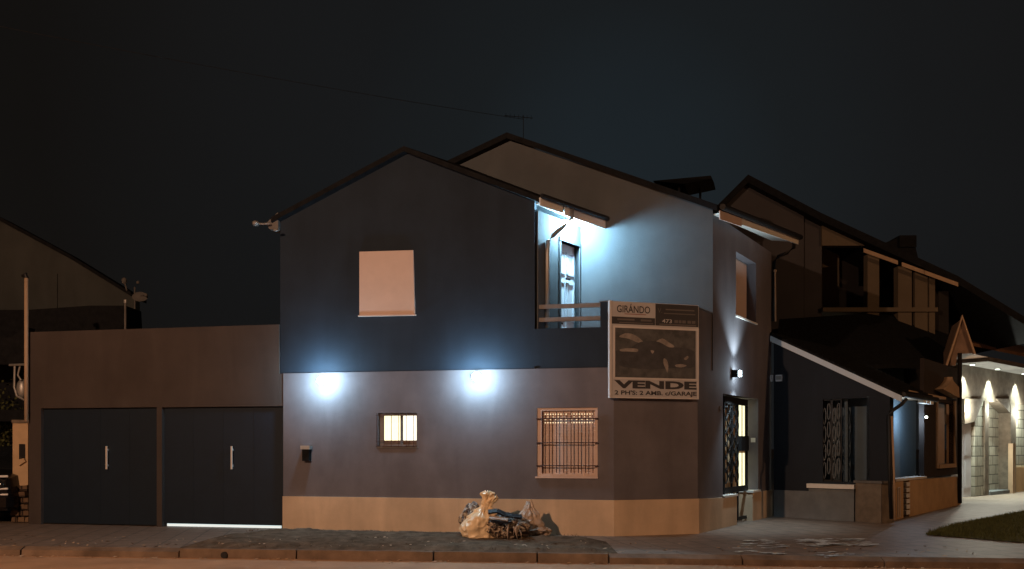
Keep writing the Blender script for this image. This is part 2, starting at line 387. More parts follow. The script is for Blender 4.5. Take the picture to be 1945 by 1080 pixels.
# A.s is negative to the left of the corner
CH = Fr((1.84, 15.24), (1.62, .46)); CHL = math.hypot(1.62, .46)
SB = Fr((3.46, 15.70), (.547, .837))
D = Fr((A.P(A.s(1015), 0).x, A.P(A.s(1015), 0).y), (.6, .8))
DL = D.s(1103); pe = D.P(DL, 0)
E = Fr((pe.x, pe.y), (.984, -.18))
sE1 = E.s(1354); sB0 = SB.s(1353); sB1 = SB.s(1465)
ZB = 3.055  # top of the grey band
house = thing('corner_house', 'two storey grey corner house with charcoal upper wall and cream base band', 'house', A.P(-3, 0))
sL = A.s(531); sR = A.s(1015)
# lower front wall
w1 = (*[A.s(v) for v in (718, 792)], A.z(755, 847), A.z(755, 784))
w2 = (*[A.s(v) for v in (1020, 1135)], A.z(1077, 905), A.z(1077, 774))
s538 = A.s(538)
bm = B(); A.wall(bm, s538, 0, .60, ZB, [w1, w2], -.25, 0)
CH.wall(bm, 0, CHL, .60, 2.9, [], -.25, 0)
dz1 = SB.z(1373, 747)
dh = (SB.s(1373), SB.s(1440), .4, dz1)
wu = (SB.s(1398), SB.s(1436), SB.z(1416, 606), SB.z(1416, 488))
SB.wall(bm, 0, sB0, .60, 4.2, [], -.25, 0)
sp0, sp1 = SB.s(1397), SB.s(1427)
SB.wall(bm, sB0, sB1, .60, 6.16, [(dh[0], dh[1], .5, dh[3]), wu], -.28, 0)
finish('front_wall', bm, M['grey'], house)
# charcoal upper wall with gable
wh = (*[A.s(v) for v in (683, 787)], A.z(735, 599), A.z(735, 475))
bm = B(); zE = 6.16
A.wall(bm, sL, sR, ZB, zE, [], -.25, -.03)
pk = A.at(770, 287, -.03)
A.pr(bm, [(sL, zE), (sR, zE), (pk[0], pk[1])], -.25, -.03)
zp = A.z(1100, 622, -.03); zr = 4.25
A.box(bm, sR, A.s(1140), ZB, zp, -.2, -.03)      # parapet below the rails
A.box(bm, A.s(1140), -.01, ZB, zr, -.2, -.03)     # parapet block at the corner
finish('upper_wall', bm, M['dark'], house)
bm = B(); CH.box(bm, 0, CHL, 2.9, 4.22, -.2, -.004)
finish('parapet', bm, M['grey'], house)
# base band
bm = B()
A.box(bm, s538, .012, 0, .65, -.2, .03); CH.box(bm, -.012, CHL+.012, 0, .65, -.2, .03)
SB.pr(bm, [(-.012, 0), (sp0, 0), (sp0, .60), (dh[0], .60), (-.012, .65)], -.2, .03)
SB.pr(bm, [(sp1, 0), (sB1, 0), (sB1, .62), (sp1, .62)], -.28, .03)
finish('base_band', bm, M['cream'], house)
bm = B(); SB.box(bm, dh[0]-.03, sp0+.02, .60, .64, -.22, .05); tag(finish('wall_cap', bm, M['white'], house), 'pale ledge left of the side gate'); bm = B(); SB.box(bm, sp1-.02, dh[1]+.05, .62, .66, -.28, .05)
tag(finish('wall_cap', bm, M['white'], house), 'pale ledge right of the side gate')
# balcony walls
bm = B(); D.wall(bm, .12, DL+.05, 3.1, 6.0, [(D.s(1065), D.s(1100), 3.12, D.z(1065, 456))], -.2, 0)
se0 = E.s(1353)
pk2 = E.at(965, 266); le = E.s(700)
rz = E.z(1353, 393)
E.pr(bm, [(0, 3.1), (sE1, 3.1), (sE1, rz), (pk2[0], pk2[1]), (le, pk2[1]-.40*(pk2[0]-le)), (le, 5.2), (0, 5.2)], -.2, 0)
finish('balcony_wall', bm, M['pale'], house)
bm = B(); prism(bm, [A.P(sR, 3.1, -.1), A.P(0, 3.1, -.1), SB.P(0, 3.1, -.1), SB.P(sB0, 3.1, -.1), E.P(0, 3.1, .0), D.P(0, 3.1, 0)],
      [A.P(sR, 2.95, -.1), A.P(0, 2.95, -.1), SB.P(0, 2.95, -.1), SB.P(sB0, 2.95, -.1), E.P(0, 2.95, .0), D.P(0, 2.95, 0)])
finish('balcony_floor', bm, M['concrete'], house)
# hidden rear and left walls so that the volume is closed from other sides
ub = Vector((.547, .837, 0))
def up(p, z): return Vector((p.x, p.y, z))
a0 = A.P(sL, 0, -.25); bq = a0+ub*7
bm = B(); prism(bm, [up(a0, 3), up(a0+Vector((.25, 0, 0)), 3), up(bq+Vector((.25, 0, 0)), 3), up(bq, 3)], [up(a0, 6.14), up(a0+Vector((.25, 0, 0)), 6.14), up(bq+Vector((.25, 0, 0)), 6.14), up(bq, 6.14)])
finish('rear_wall', bm, M['dark'], house)
# balcony door
s0, s1 = D.s(1065), D.s(1100); zt = D.z(1065, 456)
bm = B(); D.box(bm, s0, s1, 3.12, zt, -.19, -.11)
door = finish('balcony_door', bm, M['doorwhite'], house)
bm = B()
for (a, b) in ((.06, .46), (.54, .94)):
    for (c, d_) in ((3.3, 3.95), (4.1, 4.85), (5.0, zt-.15)):
        x0, x1 = s0+(s1-s0)*a, s0+(s1-s0)*b
        for q in ((x0, x1, c, c+.03), (x0, x1, d_-.03, d_), (x0, x0+.03, c, d_), (x1-.03, x1, c, d_)):
            D.box(bm, *q, -.11, -.09)
finish('door_panel', bm, M['doorwhite'], door)
bm = B(); D.box(bm, s0+.04, s0+.16, 4.0, 4.035, -.09, -.05); finish('handle', bm, M['black'], door); bm = B(); D.box(bm, s0+.3, s0+.42, 4.9, 4.93, -.09, -.06)
finish('handle', bm, M['black'], door)
bm = B(); D.box(bm, s0-.06, s0, 3.12, zt, -.2, .015); D.box(bm, s1, s1+.05, 3.12, zt, -.2, .015); D.box(bm, s0-.06, s1+.05, zt, zt+.07, -.2, .02)
finish('door_frame', bm, M['pale'], door)
# railings
for y0, y1 in ((575, 583), (600, 608)):
    bm = B(); A.box(bm, A.s(1022), A.s(1140), A.z(1080, y1), A.z(1080, y0), -.14, -.09); tag(finish('rail', bm, M['wood'], house))
bm = B(); A.box(bm, A.s(1138), -.01, zr, zr+.02, -.22, -.01); CH.box(bm, 0, CHL, 4.22, 4.24, -.22, .02); SB.box(bm, 0, sB0, 4.2, 4.22, -.26, .02)
finish('parapet_cap', bm, M['concrete'], house)

# roofs
RID = A.P(A.s(770), 7.30, .10); L0 = A.P(A.s(519), 6.10, .10); E0 = Vector((.50, 15.36, 6.18)); E1 = Vector((1.84, 16.72, 6.14))
R1 = Vector((RID.x+1.30, RID.y+1.45, 7.32)); L1 = L0+ub*6; RR = Vector((RID.x+ub.x*6, RID.y+ub.y*6, 7.30))
bm = B(); slab(bm, [RID, R1, E1, E0], .10); slab(bm, [RID, L0, L1, RR], .10)
# second gable roof
P0 = E.P(pk2[0], pk2[1]+.11, .14); e0 = E.P(E.s(1362, .14), E.z(1362, 394, .14)+.06, .14)
q = SB.P(SB.s(1515, .5), SB.z(1515, 447, .5), .5); e1 = Vector(q)+Vector((0, 0, .02))
P1 = P0+Vector((e1.x-e0.x, e1.y-e0.y, .35)); l0 = E.P(E.s(760), P0.z-.40*(pk2[0]-E.s(760)), .14); l1 = l0+ub*5; P2 = P0+ub*5
slab(bm, [P0, P1, e1, e0], .12); slab(bm, [P0, l0, l1, P2], .12)
finish('roof', bm, M['slate'], house)
def board(bm, a, b, h, th, out, up_=0):
    a = Vector(a); b = Vector(b); o_ = Vector(out).normalized()*th; u_ = Vector((0, 0, h)); t_ = Vector((0, 0, up_))
    prism(bm, [a+t_, b+t_, b+t_-u_, a+t_-u_], [a+t_+o_, b+t_+o_, b+t_-u_+o_, a+t_-u_+o_])
bm = B(); nrm = Vector((.7, -.72, 0))
mid = E0.lerp(E1, .33); board(bm, E0+Vector((0, 0, -.02)), mid+Vector((0, 0, -.02)), .15, .025, nrm)
fa = finish('fascia', bm, M['white'], house)
bm = B(); board(bm, E0.lerp(E1, .36)+Vector((0, 0, -.03)), E1+Vector((0, 0, -.03)), .165, .02, nrm, .0)
finish('fascia', bm, M['white'], house)
# soffit under the front eave
bm = B(); dw0 = D.P(.05, 6.14-.03, .01); dw1 = D.P(DL-.05, 6.14-.03, .01)
prism(bm, [E0-Vector((0, 0, .11)), E1-Vector((0, 0, .11)), dw1+Vector((0, 0, .0)), dw0], [E0-Vector((0, 0, .125)), E1-Vector((0, 0, .125)), dw1-Vector((0, 0, .02)), dw0-Vector((0, 0, .02))])
finish('soffit', bm, M['white'], house)
bm = B(); f0 = e0.lerp(e1, .02)-Vector((0, 0, .10)); f1 = e1-Vector((0, 0, .10)); nb = Vector((.837, -.547, 0))
board(bm, f0, f0.lerp(f1, .24), .17, .02, nb); 
finish('fascia', bm, M['shutter'], house)
bm = B(); board(bm, f0.lerp(f1, .245), f1, .13, .02, nb)
finish('fascia', bm, M['white'], house)
bm = B(); prism(bm, [f0-Vector((0, 0, .05)), f1-Vector((0, 0, .05)), SB.P(sB1, f1.z-.03, .0), SB.P(sB0+.05, f0.z-.03, 0)], [f0-Vector((0, 0, .07)), f1-Vector((0, 0, .07)), SB.P(sB1, f1.z-.05, .0), SB.P(sB0+.05, f0.z-.05, 0)])
finish('soffit', bm, M['white'], house)
# gutters and downpipes
bm = B(); tube(bm, [f0+nb*.07+Vector((0, 0, .06)), f1+nb*.07+Vector((0, 0, .03))], .06, 10)
finish('gutter', bm, M['black'], house)
bm = B(); tube(bm, [E0+nrm*.06+Vector((0, 0, .0)), E1+nrm*.06+Vector((0, 0, .0))], .045, 10); finish('gutter', bm, M['black'], house)
def pxp(px, py, Y): return Vector(((px-CX)/F*Y, Y, EYE+(HY-py)*Y/F))
bm = B(); tube(bm, [pxp(1086, 396, 15.95), pxp(1086, 414, 15.92), pxp(1070, 430, 15.9), pxp(1050, 447, 15.85), pxp(1041, 458, 15.8), pxp(1040, 480, 15.8), pxp(1040, 622, 15.8)], .042, 10)
finish('downpipe', bm, M['metal'], house, smooth=True)
bm = B(); tube(bm, [pxp(1508, 452, 19.7), pxp(1508, 470, 19.7), pxp(1495, 480, 19.7), pxp(1478, 487, 19.7), pxp(1470, 497, 19.7), pxp(1469, 610, 19.7)], .04, 10)
finish('downpipe', bm, M['black'], house, smooth=True)
bm = B(); tube(bm, [pxp(1472, 515, 19.6), pxp(1473, 610, 19.6)], [.02, .02], 8); ball(bm, pxp(1472, 514, 19.6), .04)
finish('conduit', bm, M['trim'], house)
# left eave box end
bm = B(); A.pr(bm, [A.at(531, 404), A.at(509, 424), A.at(514, 436), A.at(528, 438), A.at(531, 436)], -.2, .06)
finish('eave_box', bm, M['concrete'], house)
# upper blank shutter
def tilted(bm, fr, pts, d0, d1): fr.pr(bm, [fr.at(x, y) for x, y in pts], d0, d1)
bm = B(); tilted(bm, A, [(683, 599), (788, 597), (785, 475), (683, 478)], -.03, .012)
wi = finish('window', bm, M['shutter'], house); tag(wi, 'plain closed cream shutter high on the charcoal wall')
bm = B(); tilted(bm, A, [(681, 601), (790, 599), (790, 597), (681, 599)], -.03, .03)
finish('sill', bm, M['shutter'], wi)
# lit window with two panes
bm = B(); s0, s1, z0, z1 = w1
f_ = .03
for qq in ((s0, s1, z0, z0+f_), (s0, s1, z1-f_, z1), (s0, s0+.09, z0+f_, z1-f_), (s1-f_, s1, z0+f_, z1-f_), ((s0+s1)/2+.035, (s0+s1)/2+.085, z0+f_, z1-f_)): A.box(bm, *qq, -.12, -.07)
wi = finish('window', bm, M['wood'], house); tag(wi, 'small barred window glowing pale yellow')
m_ = (s0+s1)/2+.06
bm = B(); A.box(bm, s0+.09, m_-.025, z0+.11, z1-.05, -.115, -.10); tag(finish('pane', bm, M['emitwarm'], wi), 'yellow lit pane')
bm = B(); A.box(bm, m_+.025, s1-.03, z0+.11, z1-.05, -.115, -.10); finish('pane', bm, M['emitpale'], wi)
bm = B(); A.box(bm, s0, s1, z0+.03, z0+.11, -.12, -.098); finish('inner_sill', bm, M['hood'], wi)
bm = B()
for k in range(6):
    s = s0-.02+(s1-s0+.02)*k/5.4; tube(bm, [A.P(s, z0-.02, .02), A.P(s, z1+.0, .02)], .0065, 6)
for z in (z0+.0, z0+.1, z1-.04): tube(bm, [A.P(s0-.04, z, .02), A.P(s1+.01, z, .02)], .008, 6)
finish('window_grille', bm, M['rust'], wi)
bm = B(); A.box(bm, s0-.02, s1+.02, z0-.04, z0, -.1, .02); finish('sill', bm, M['concrete'], wi)
# shuttered window with grille
bm = B(); s0, s1, z0, z1 = w2
for qq in ((s0, s1, z0, z0+.05), (s0, s1, z1-.05, z1), (s0, s0+.09, z0+.05, z1-.05), (s1-.05, s1, z0+.05, z1-.05)): A.box(bm, *qq, -.15, -.02)
wi = finish('window', bm, M['shutter'], house); tag(wi, 'large barred window with closed cream roller shutter')
bm = B(); n = 22
for k in range(n):
    za = z0+.05+(z1-z0-.1)*k/n; zb = za+(z1-z0-.1)/n
    A.pr(bm, [(s0+.09, za), (s1-.05, za), (s1-.05, zb-.004), (s0+.09, zb-.004)], -.13, -.085)
    A.box(bm, s0+.09, s1-.05, zb-.004, zb, -.13, -.095)
sh = finish('shutter', bm, M['shutter'], wi)
bm = B()
for row, zz in enumerate((z1-.115, z1-.165, z1-.215, z1-.27)):
    for k in range(19):
        if k == 9: continue
        s = s0+.13+(s1-s0-.24)*k/18
        if row in (1, 2) and (k+row) % 2: continue
        hh = .011 if row in (0, 3) else .006
        A.box(bm, s, s+.022, zz-hh, zz+hh, -.09, -.083)
tag(finish('shutter_slot', bm, M['emitslot'], wi), 'rows of lit slots near the top of the shutter')
bm = B()
for k in range(8):
    s = s0+.1+(s1-s0-.18)*k/7+(0 if k else .0); tube(bm, [A.P(s, z0+.07, .03), A.P(s, z1-.07, .03)], .009, 6)
for z in (z0+.20, z0+.62, z1-.2): tube(bm, [A.P(s0-.01, z, .035), A.P(s1+.01, z, .035)], .011, 6)
finish('window_grille', bm, M['rust'], wi)
bm = B(); A.box(bm, s0-.03, s1+.01, z0-.03, z0, -.1, .03); finish('sill', bm, M['shutter'], wi)
# upper side window
bm = B(); s0, s1, z0, z1 = wu
SB.box(bm, s0, s0+(s1-s0)*.97, z0+.01, z1-.01, -.24, -.20)
wi = finish('window', bm, M['shutter'], house); tag(wi, 'narrow upper side window with cream shutter')
bm = B(); SB.box(bm, s0-.03, s1+.03, z0-.03, z0+.005, -.15, .03); finish('sill', bm, M['white'], wi)
# side doorway: lit door behind an iron gate
s0, s1, z0, z1 = dh
bm = B(); SB.box(bm, s0-.1, s1+.05, .02, z1+.05, -.36, -.30)
dk = finish('side_door', bm, M['creampost'], house); tag(dk, 'timber door with tall lit glass strips')
bm = B()
for (xa, xb) in ((1403, 1408.5), (1412, 1414.5)):
    for (ya, yb) in ((760, 828), (860, 930)):
        a = SB.s(xa, -.28); b = SB.s(xb, -.28); SB.box(bm, a, b, SB.z(xa, yb, -.28), SB.z(xa, ya, -.28), -.30, -.28)
finish('door_glass', bm, M['emitwarm'], dk)
bm = B()
ga0, ga1 = SB.s(1374, -.12), SB.s(1419, -.12); zg0, zg1 = .05, z1-.03
for s in (ga0+.03, ga0+(ga1-ga0)*.33, ga0+(ga1-ga0)*.58, ga1-.03): SB.box(bm, s-.02, s+.02, .62 if s < SB.s(1395, -.12) else zg0, zg1, -.14, -.10)
SB.box(bm, ga0, ga1, zg1-.14, zg1, -.14, -.10); SB.box(bm, ga0, ga1, .66, .78, -.14, -.10); SB.box(bm, ga0+(ga1-ga0)*.58, ga1, .05, .12, -.14, -.10)
gate = finish('gate', bm, M['black'], house); tag(gate, 'black iron gate with leaf scrollwork')
bm = B(); rows = 6
for c in range(5):                       # leaf shaped scrolls
    sc0 = ga0+.05+(ga1-ga0)*.56*c/5
    for r_ in range(rows):
        zc = .86+(zg1-1.05)*(r_+(c % 2)*.5)/rows; hh = (zg1-1.05)/rows*.62; ww = (ga1-ga0)*.64/5*.62
        pts = []
        for t in range(13):
            a = t/12*6.283; x = math.sin(a)*ww*abs(math.sin(a/2+.0))**.3; pts.append(SB.P(sc0+ww*.6+x, min(zg1-.15, max(.8, zc+hh*(1-math.cos(a))/2*1.5)), -.11))
        tube(bm, pts, .017, 5)
finish('scrollwork', bm, M['black'], gate)
bm = B(); SB.box(bm, SB.s(1405, -.1), SB.s(1419, -.1), SB.z(1412, 856, -.1), SB.z(1412, 828, -.1), -.16, -.06); finish('lock_box', bm, M['black'], gate)
bm = B(); SB.box(bm, SB.s(1440)-.002, SB.s(1440)+.01, 1.72, 1.82, -.16, -.06)
p_ = finish('switch_plate', bm, M['white'], house)
for v in p_.data.vertices: v.co += Vector((SB.u.x, SB.u.y, 0))*-.012
# small door bell left of the gate
bm = B(); SB.box(bm, SB.s(1366), SB.s(1369), SB.z(1367, 778), SB.z(1367, 771), 0, .02); finish('door_bell', bm, M['metal'], house)

# dark panel (solar tank stand) beyond the ridge
bm = B(); prism(bm, [pxp(1240, 343, 20), pxp(1350, 333, 21), pxp(1353, 339, 21), pxp(1300, 349, 20)], [pxp(1240, 343, 20)+Vector((.3, .9, .1)), pxp(1350, 333, 21)+Vector((.3, .9, .1)), pxp(1353, 339, 21)+Vector((.3, .9, .0)), pxp(1300, 349, 20)+Vector((.3, .9, .0))])
pn = tag(finish('roof_panel', bm, M['slate'], None), 'dark flat panel tilted up above the rear roof of the corner house', 'panel')
bm = B(); tube(bm, [pxp(1290, 347, 20.4), pxp(1290, 375, 20.4)], .03, 6); tube(bm, [pxp(1330, 342, 21), pxp(1330, 385, 21)], .03, 6); pn2 = finish('leg', bm, M['slate'], pn)
# TV antenna on the second ridge
an = thing('tv_antenna', 'thin faint TV antenna above the highest ridge of the corner house', 'antenna', pxp(994, 275, 18.3))
bm = B(); tube(bm, [pxp(994, 275, 18.3), pxp(994, 219, 18.3)], .008, 6); finish('mast', bm, M['slate'], an)
bm = B(); tube(bm, [pxp(958, 219, 18.3), pxp(1012, 224, 18.4)], .007, 6)
for k in range(7):
    c = pxp(961+8*k, 219+.7*k, 18.3); tube(bm, [c+Vector((0, -.2, -.03)), c+Vector((0, .2, .03))], .003, 5)
finish('boom', bm, M['slate'], an)
# faint cables
def cable(label, pts, r=.012):
    bm = B(); P = [pxp(*q) for q in pts]; out = []
    for i in range(len(P)-1):
        for t in range(24): 
            u = t/24; q = P[i].lerp(P[i+1], u); out.append(q-Vector((0, 0, .25*u*(1-u))))
    out.append(P[-1]); tube(bm, out, r, 5)
    tag(finish('cable', bm, M['slate']), label, 'cable')
cable('faint overhead cable crossing the dark sky from the left towards the antenna', [(-60, 38, 12), (994, 226, 18.3)], .005)

# ------------------------------------------------------------------ wall lamps
def wall_lamp(label, px, py, fr, power, side=-1):
    d = .16; c = fr.P(fr.s(px, d), fr.z(px, py, d), d); t = thing('wall_lamp', label, 'lamp', c, 'bright LED lamps on the grey front wall')
    w_ = fr.P(fr.s(px, d)+side*.10, c.z+.03, 0)
    bm = B(); tube(bm, [w_, w_+(fr.P(0, 0, .02)-fr.P(0, 0, 0))], .05, 12); tube(bm, [w_+(fr.P(0, 0, .02)-fr.P(0, 0, 0)), fr.P(fr.s(px, d)+side*.10, c.z+.03, .10), c], .014, 8)
    finish('bracket', bm, M['black'], t)
    bm = B(); ball(bm, c, .085, 3, (1, 1, 1)); finish('bulb', bm, M['bulb'], t, smooth=True)
    light('lamp_light', c+(fr.P(0, 0, .15)-fr.P(0, 0, 0)), power, (.50, .80, 1.0), .08, t)
    light('lamp_light', c+(fr.P(.0, 0, .0)-fr.P(0, 0, .04))+Vector((.05, 0, -.11)), 3.5, (.50, .82, 1.0), .03, t)  # extra light close to the wall, added to imitate glare below the bulb
    light('lamp_light', c+(fr.P(.0, 0, .0)-fr.P(0, 0, .04))+Vector((.10, 0, .07)), 2.5, (.50, .82, 1.0), .03, t)  # second added light, imitates the glare above the bulb
LP = 105
wall_lamp('bright white lamp on the front wall between garage and lit window', 611, 722, A, LP)
wall_lamp('bright white lamp on the front wall between the two barred windows', 905, 715, A, LP)
# balcony lamp
c = Vector((1.14, 16.27, 5.915))
t = thing('balcony_lamp', 'dazzling white lamp under the eave above the balcony door', 'lamp', c)
bm = B(); ball(bm, c, .075, 2); finish('bulb', bm, M['bulbhot'], t, smooth=True)
bm = B(); tube(bm, [c+Vector((0, 0, .09)), c+Vector((0, 0, .2))], .03, 8); tube(bm, [c+Vector((-.02, 0, .1)), c+Vector((-.2, .1, .1))], .02, 8); finish('bracket', bm, M['metal'], t)
# side door up-and-down sconce
d = .16; sx, sz = SB.at(1408, 709, d); c = SB.P(sx, sz, d)
t = thing('sconce', 'small bright sconce washing the side wall above the iron gate', 'lamp', c)
bm = B(); SB.box(bm, sx-.05, sx+.05, sz-.06, sz+.06, .05, .15); finish('bulb', bm, M['bulb'], t)
bm = B(); SB.box(bm, sx-.13, sx-.06, sz-.08, sz+.07, 0, .13); finish('bracket', bm, M['black'], t)
light('lamp_light', SB.P(sx, sz, .28), 11, (.68, .88, 1), .05, t)
for dz, rx in ((.08, math.pi), (-.08, 0)): light('lamp_light', SB.P(sx, sz+dz, .27), 210, (.72, .92, 1), .04, t, spot=math.radians(92), rot=(rx, 0, 0), blend=.9)
# small unlit camera at the left eave
c0 = pxp(486, 424, 16.4)
t = thing('security_camera', 'small pale camera on an arm at the left eave of the corner house', 'camera', c0)
bm = B(); ball(bm, c0, .07, 2, (1, 1.2, .8)); finish('housing', bm, M['metal'], t)
bm = B(); tube(bm, [c0, pxp(500, 425, 16.4), pxp(512, 424, 16.4)], .018, 6); finish('arm', bm, M['metal'], t)
bm = B(); ball(bm, pxp(524, 437, 16.3), .045, 2, (1.3, 1, .6)); o = tag(finish('eave_spotlight', bm, M['metal']), 'tiny pale spotlight under the left eave box', 'lamp')
# meter box on the front wall
bm = B(); A.box(bm, A.s(576), A.s(593), A.z(584, 853), A.z(584, 846), 0, .13)
t = thing('intercom', 'small dark letter box with pale hood on the wall beside the right garage door', 'letter box', A.P(A.s(584), 1.3, 0))
finish('hood', bm, M['metal'], t)
bm = B(); A.box(bm, A.s(578), A.s(591), A.z(584, 875), A.z(584, 853), 0, .10); finish('case', bm, M['slate'], t)

# ------------------------------------------------------------------ the for-sale sign
SF = CH; sd = .09
sg = thing('for_sale_sign', 'framed for sale board reading VENDE on the corner parapet', 'sign', SF.P(.8, 2.5, sd))
S0, S1 = SF.s(1158.5, sd), SF.s(1327, sd); Z1 = SF.z(1158.5, 571, sd); Z0 = SF.z(1158.5, 754, sd)
def su(u): return S0+(S1-S0)*u
def sv(v): return Z1+(Z0-Z1)*v
bm = B(); SF.box(bm, S0, S1, Z0, Z1, sd-.03, sd); finish('board', bm, M['sign'], sg)
bm = B(); SF.box(bm, S0-.012, S0+.03, Z0-.01, Z1+.01, sd-.06, sd+.012); SF.box(bm, S0+.03, S1, Z0-.012, Z0+.012, sd-.04, sd+.01); SF.box(bm, S1-.03, S1, Z0+.012, sv(.25), sd-.04, sd+.01)
SF.box(bm, su(.04), S1-.03, sv(.275), sv(.255), sd, sd+.01); SF.box(bm, su(.04), su(.055), sv(.80), sv(.275), sd, sd+.01); SF.box(bm, su(.04), S1-.03, sv(.81), sv(.79), sd, sd+.01)
finish('frame', bm, M['signframe'], sg)
for uu in (.15, .85):
    bm = B(); SF.box(bm, su(uu)-.03, su(uu)+.03, 3.0, 4.1, 0, sd-.03); finish('bracket', bm, M['black'], sg)
def sheet(name, m, u0, u1, v0, v1, d, lab=None):
    bm = B(); SF.box(bm, su(u0), su(u1), sv(v1), sv(v0), sd, sd+d); o = finish(name, bm, m, sg); 
    if lab: tag(o, lab)
    return o
sheet('upper_panel', M['signdark'], .505, .995, .005, .235, .003, 'dark upper right panel')
sheet('upper_panel', M['signdark'], .02, .50, .16, .235, .003, 'dark strip under the agency name')
for (u0, u1, v0, v1) in ((.62, .95, .055, .068), (.60, .96, .098, .108), (.08, .27, .178, .195), (.34, .46, .178, .198), (.10, .48, .215, .224), (.55, .97, .214, .226)):
    sheet('text_line', M['signgrey'], u0, u1, v0, v1, .005)
text_mesh('agency_name', 'GIRÁNDO', M['signdark'], sg, SF, su(.075), su(.445), sv(.115), sv(.02), sd+.004, .012)
text_mesh('letter', 'V.', M['signgrey'], sg, SF, su(.53), su(.58), sv(.10), sv(.05), sd+.006)
sheet('red_line', M['signred'], .16, .40, .125, .131, .004)
text_mesh('phone_number', '473', M['sign'], sg, SF, su(.58), su(.69), sv(.205), sv(.165), sd+.006, .012)
for k, (u0, u1) in enumerate(((.72, .76), (.77, .80), (.81, .85), (.87, .91), (.92, .96))): sheet('text_line', M['signgrey'], u0, u1, .17, .20, .005)
text_mesh('word', 'VENDE', M['signdark'], sg, SF, su(.045), su(.975), sv(.905), sv(.82), sd+.004, .05)
text_mesh('word', "2 PH'S: 2 AMB. c/GARAJE", M['signdark'], sg, SF, su(.05), su(.975), sv(.985), sv(.925), sd+.004, .026)
# the printed photograph on the board: pale clouds, dark trees, a pale house corner
sheet('photo', M['signhaze'], .055, .965, .275, .79, .002, 'faded night-dark printed photo')
def blob(name, m, pts, dd):
    bm = B(); N = []; n = len(pts)
    for i in range(n):      # smooth closed outline
        p0, p1, p2, p3 = [Vector(pts[(i+k) % n]) for k in (-1, 0, 1, 2)]
        for t in (0, .33, .66):
            N.append(.5*((2*p1)+(p2-p0)*t+(2*p0-5*p1+4*p2-p3)*t*t+(3*p1-p0-3*p2+p3)*t**3))
    SF.pr(bm, [(su(min(.96, max(.06, q.x))), sv(min(.785, max(.28, q.y)))) for q in N], sd, sd+dd); return finish(name, bm, m, sg)
blob('printed_shape', M['signpink'], [(.10, .37), (.17, .33), (.26, .34), (.33, .38), (.38, .43), (.30, .42), (.20, .385)], .003)
blob('printed_shape', M['signpink'], [(.50, .42), (.58, .37), (.66, .41), (.72, .45), (.66, .47), (.58, .445)], .003)
blob('printed_shape', M['signmid'], [(.06, .52), (.20, .50), (.30, .43), (.42, .40), (.55, .41), (.66, .46), (.80, .46), (.95, .50), (.955, .66), (.70, .68), (.40, .70), (.07, .66)], .004)
blob('printed_shape', M['signpink'], [(.11, .50), (.20, .485), (.30, .49), (.30, .52), (.20, .52), (.12, .52)], .005)
blob('printed_shape', M['signpink'], [(.60, .58), (.635, .60), (.65, .66), (.64, .73), (.615, .68), (.595, .63)], .005)
blob('printed_shape', M['signpink'], [(.73, .645), (.80, .635), (.86, .65), (.80, .67), (.74, .665)], .005)
blob('printed_shape', M['signpink'], [(.83, .575), (.87, .545), (.88, .565), (.85, .59)], .005)
blob('printed_shape', M['signpink'], [(.45, .50), (.49, .505), (.47, .535)], .005)

# ------------------------------------------------------------------ garage
gr = thing('garage', 'low flat roofed taupe garage joined to the left of the corner house', 'garage', A.P(A.s(300), 0))
g0, g1 = A.s(54), s538; gz = 4.02
h1 = (A.s(77), A.s(297), 0, A.z(190, 774)); h2 = (A.s(307), A.s(537), 0, A.z(420, 772))
bm = B(); A.wall(bm, g0, A.s(530), 0, gz, [h1, h2], -.25, -.012)
A.box(bm, A.s(530)+.001, g1-.001, h2[3]+.0, ZB-.002, -.25, -.012)
finish('wall', bm, M['brownw'], gr)
bm = B(); prism(bm, [A.P(g0, gz-.15, -.25), A.P(A.s(530), gz-.15, -.25), A.P(A.s(530), gz-.15, -.25)+ub*5.5, A.P(g0, gz-.15, -.25)+Vector((0, 6, 0))], [A.P(g0, gz-.3, -.25), A.P(A.s(530), gz-.3, -.25), A.P(A.s(530), gz-.3, -.25)+ub*5.5, A.P(g0, gz-.3, -.25)+Vector((0, 6, 0))])
finish('roof', bm, M['concrete'], gr)
bm = B(); A.box(bm, g0, g0+.2, 0, gz-.3, -6, -.25); finish('side_wall', bm, M['brownw'], gr)
for hh, hx, lab in ((h1, 200, 'plain dark door'), (h2, 438, 'dark door with light leaking under it')):
    s0, s1, z0, z1 = hh; lift = .025 if hx == 200 else .065
    bm = B(); A.box(bm, s0, s1, z0+lift, z1, -.14, -.09)
    seam = A.s(hx+(12 if hx < 300 else 0))
    dd = finish('garage_door', bm, M['navy'], gr); tag(dd, lab)
    bm = B(); n = 4
    for k in range(1, n):
        s = s0+(s1-s0)*k/n; A.box(bm, s-.004, s+.004, z0+lift+.02, z1-.01, -.09, -.086)
    finish('panel_rib', bm, M['navy'], dd)
    bm = B(); A.box(bm, A.s(hx-1.5), A.s(hx+1.5), A.z(hx, 891), A.z(hx, 847), -.05, -.03); A.box(bm, A.s(hx-1), A.s(hx+1), A.z(hx, 856), A.z(hx, 852), -.09, -.05); A.box(bm, A.s(hx-1), A.s(hx+1), A.z(hx, 886), A.z(hx, 882), -.09, -.05)
    finish('handle', bm, M['steel'], dd)
bm = B(); s0, s1 = A.s(311), A.s(529); A.box(bm, s0, s1, .008, .062, -.13, -.115)
finish('lit_gap', bm, M['emitgap'], gr)
bm = B(); A.box(bm, h1[0], h2[1], .0, .02, -.3, -.16); finish('threshold', bm, M['concrete'], gr)

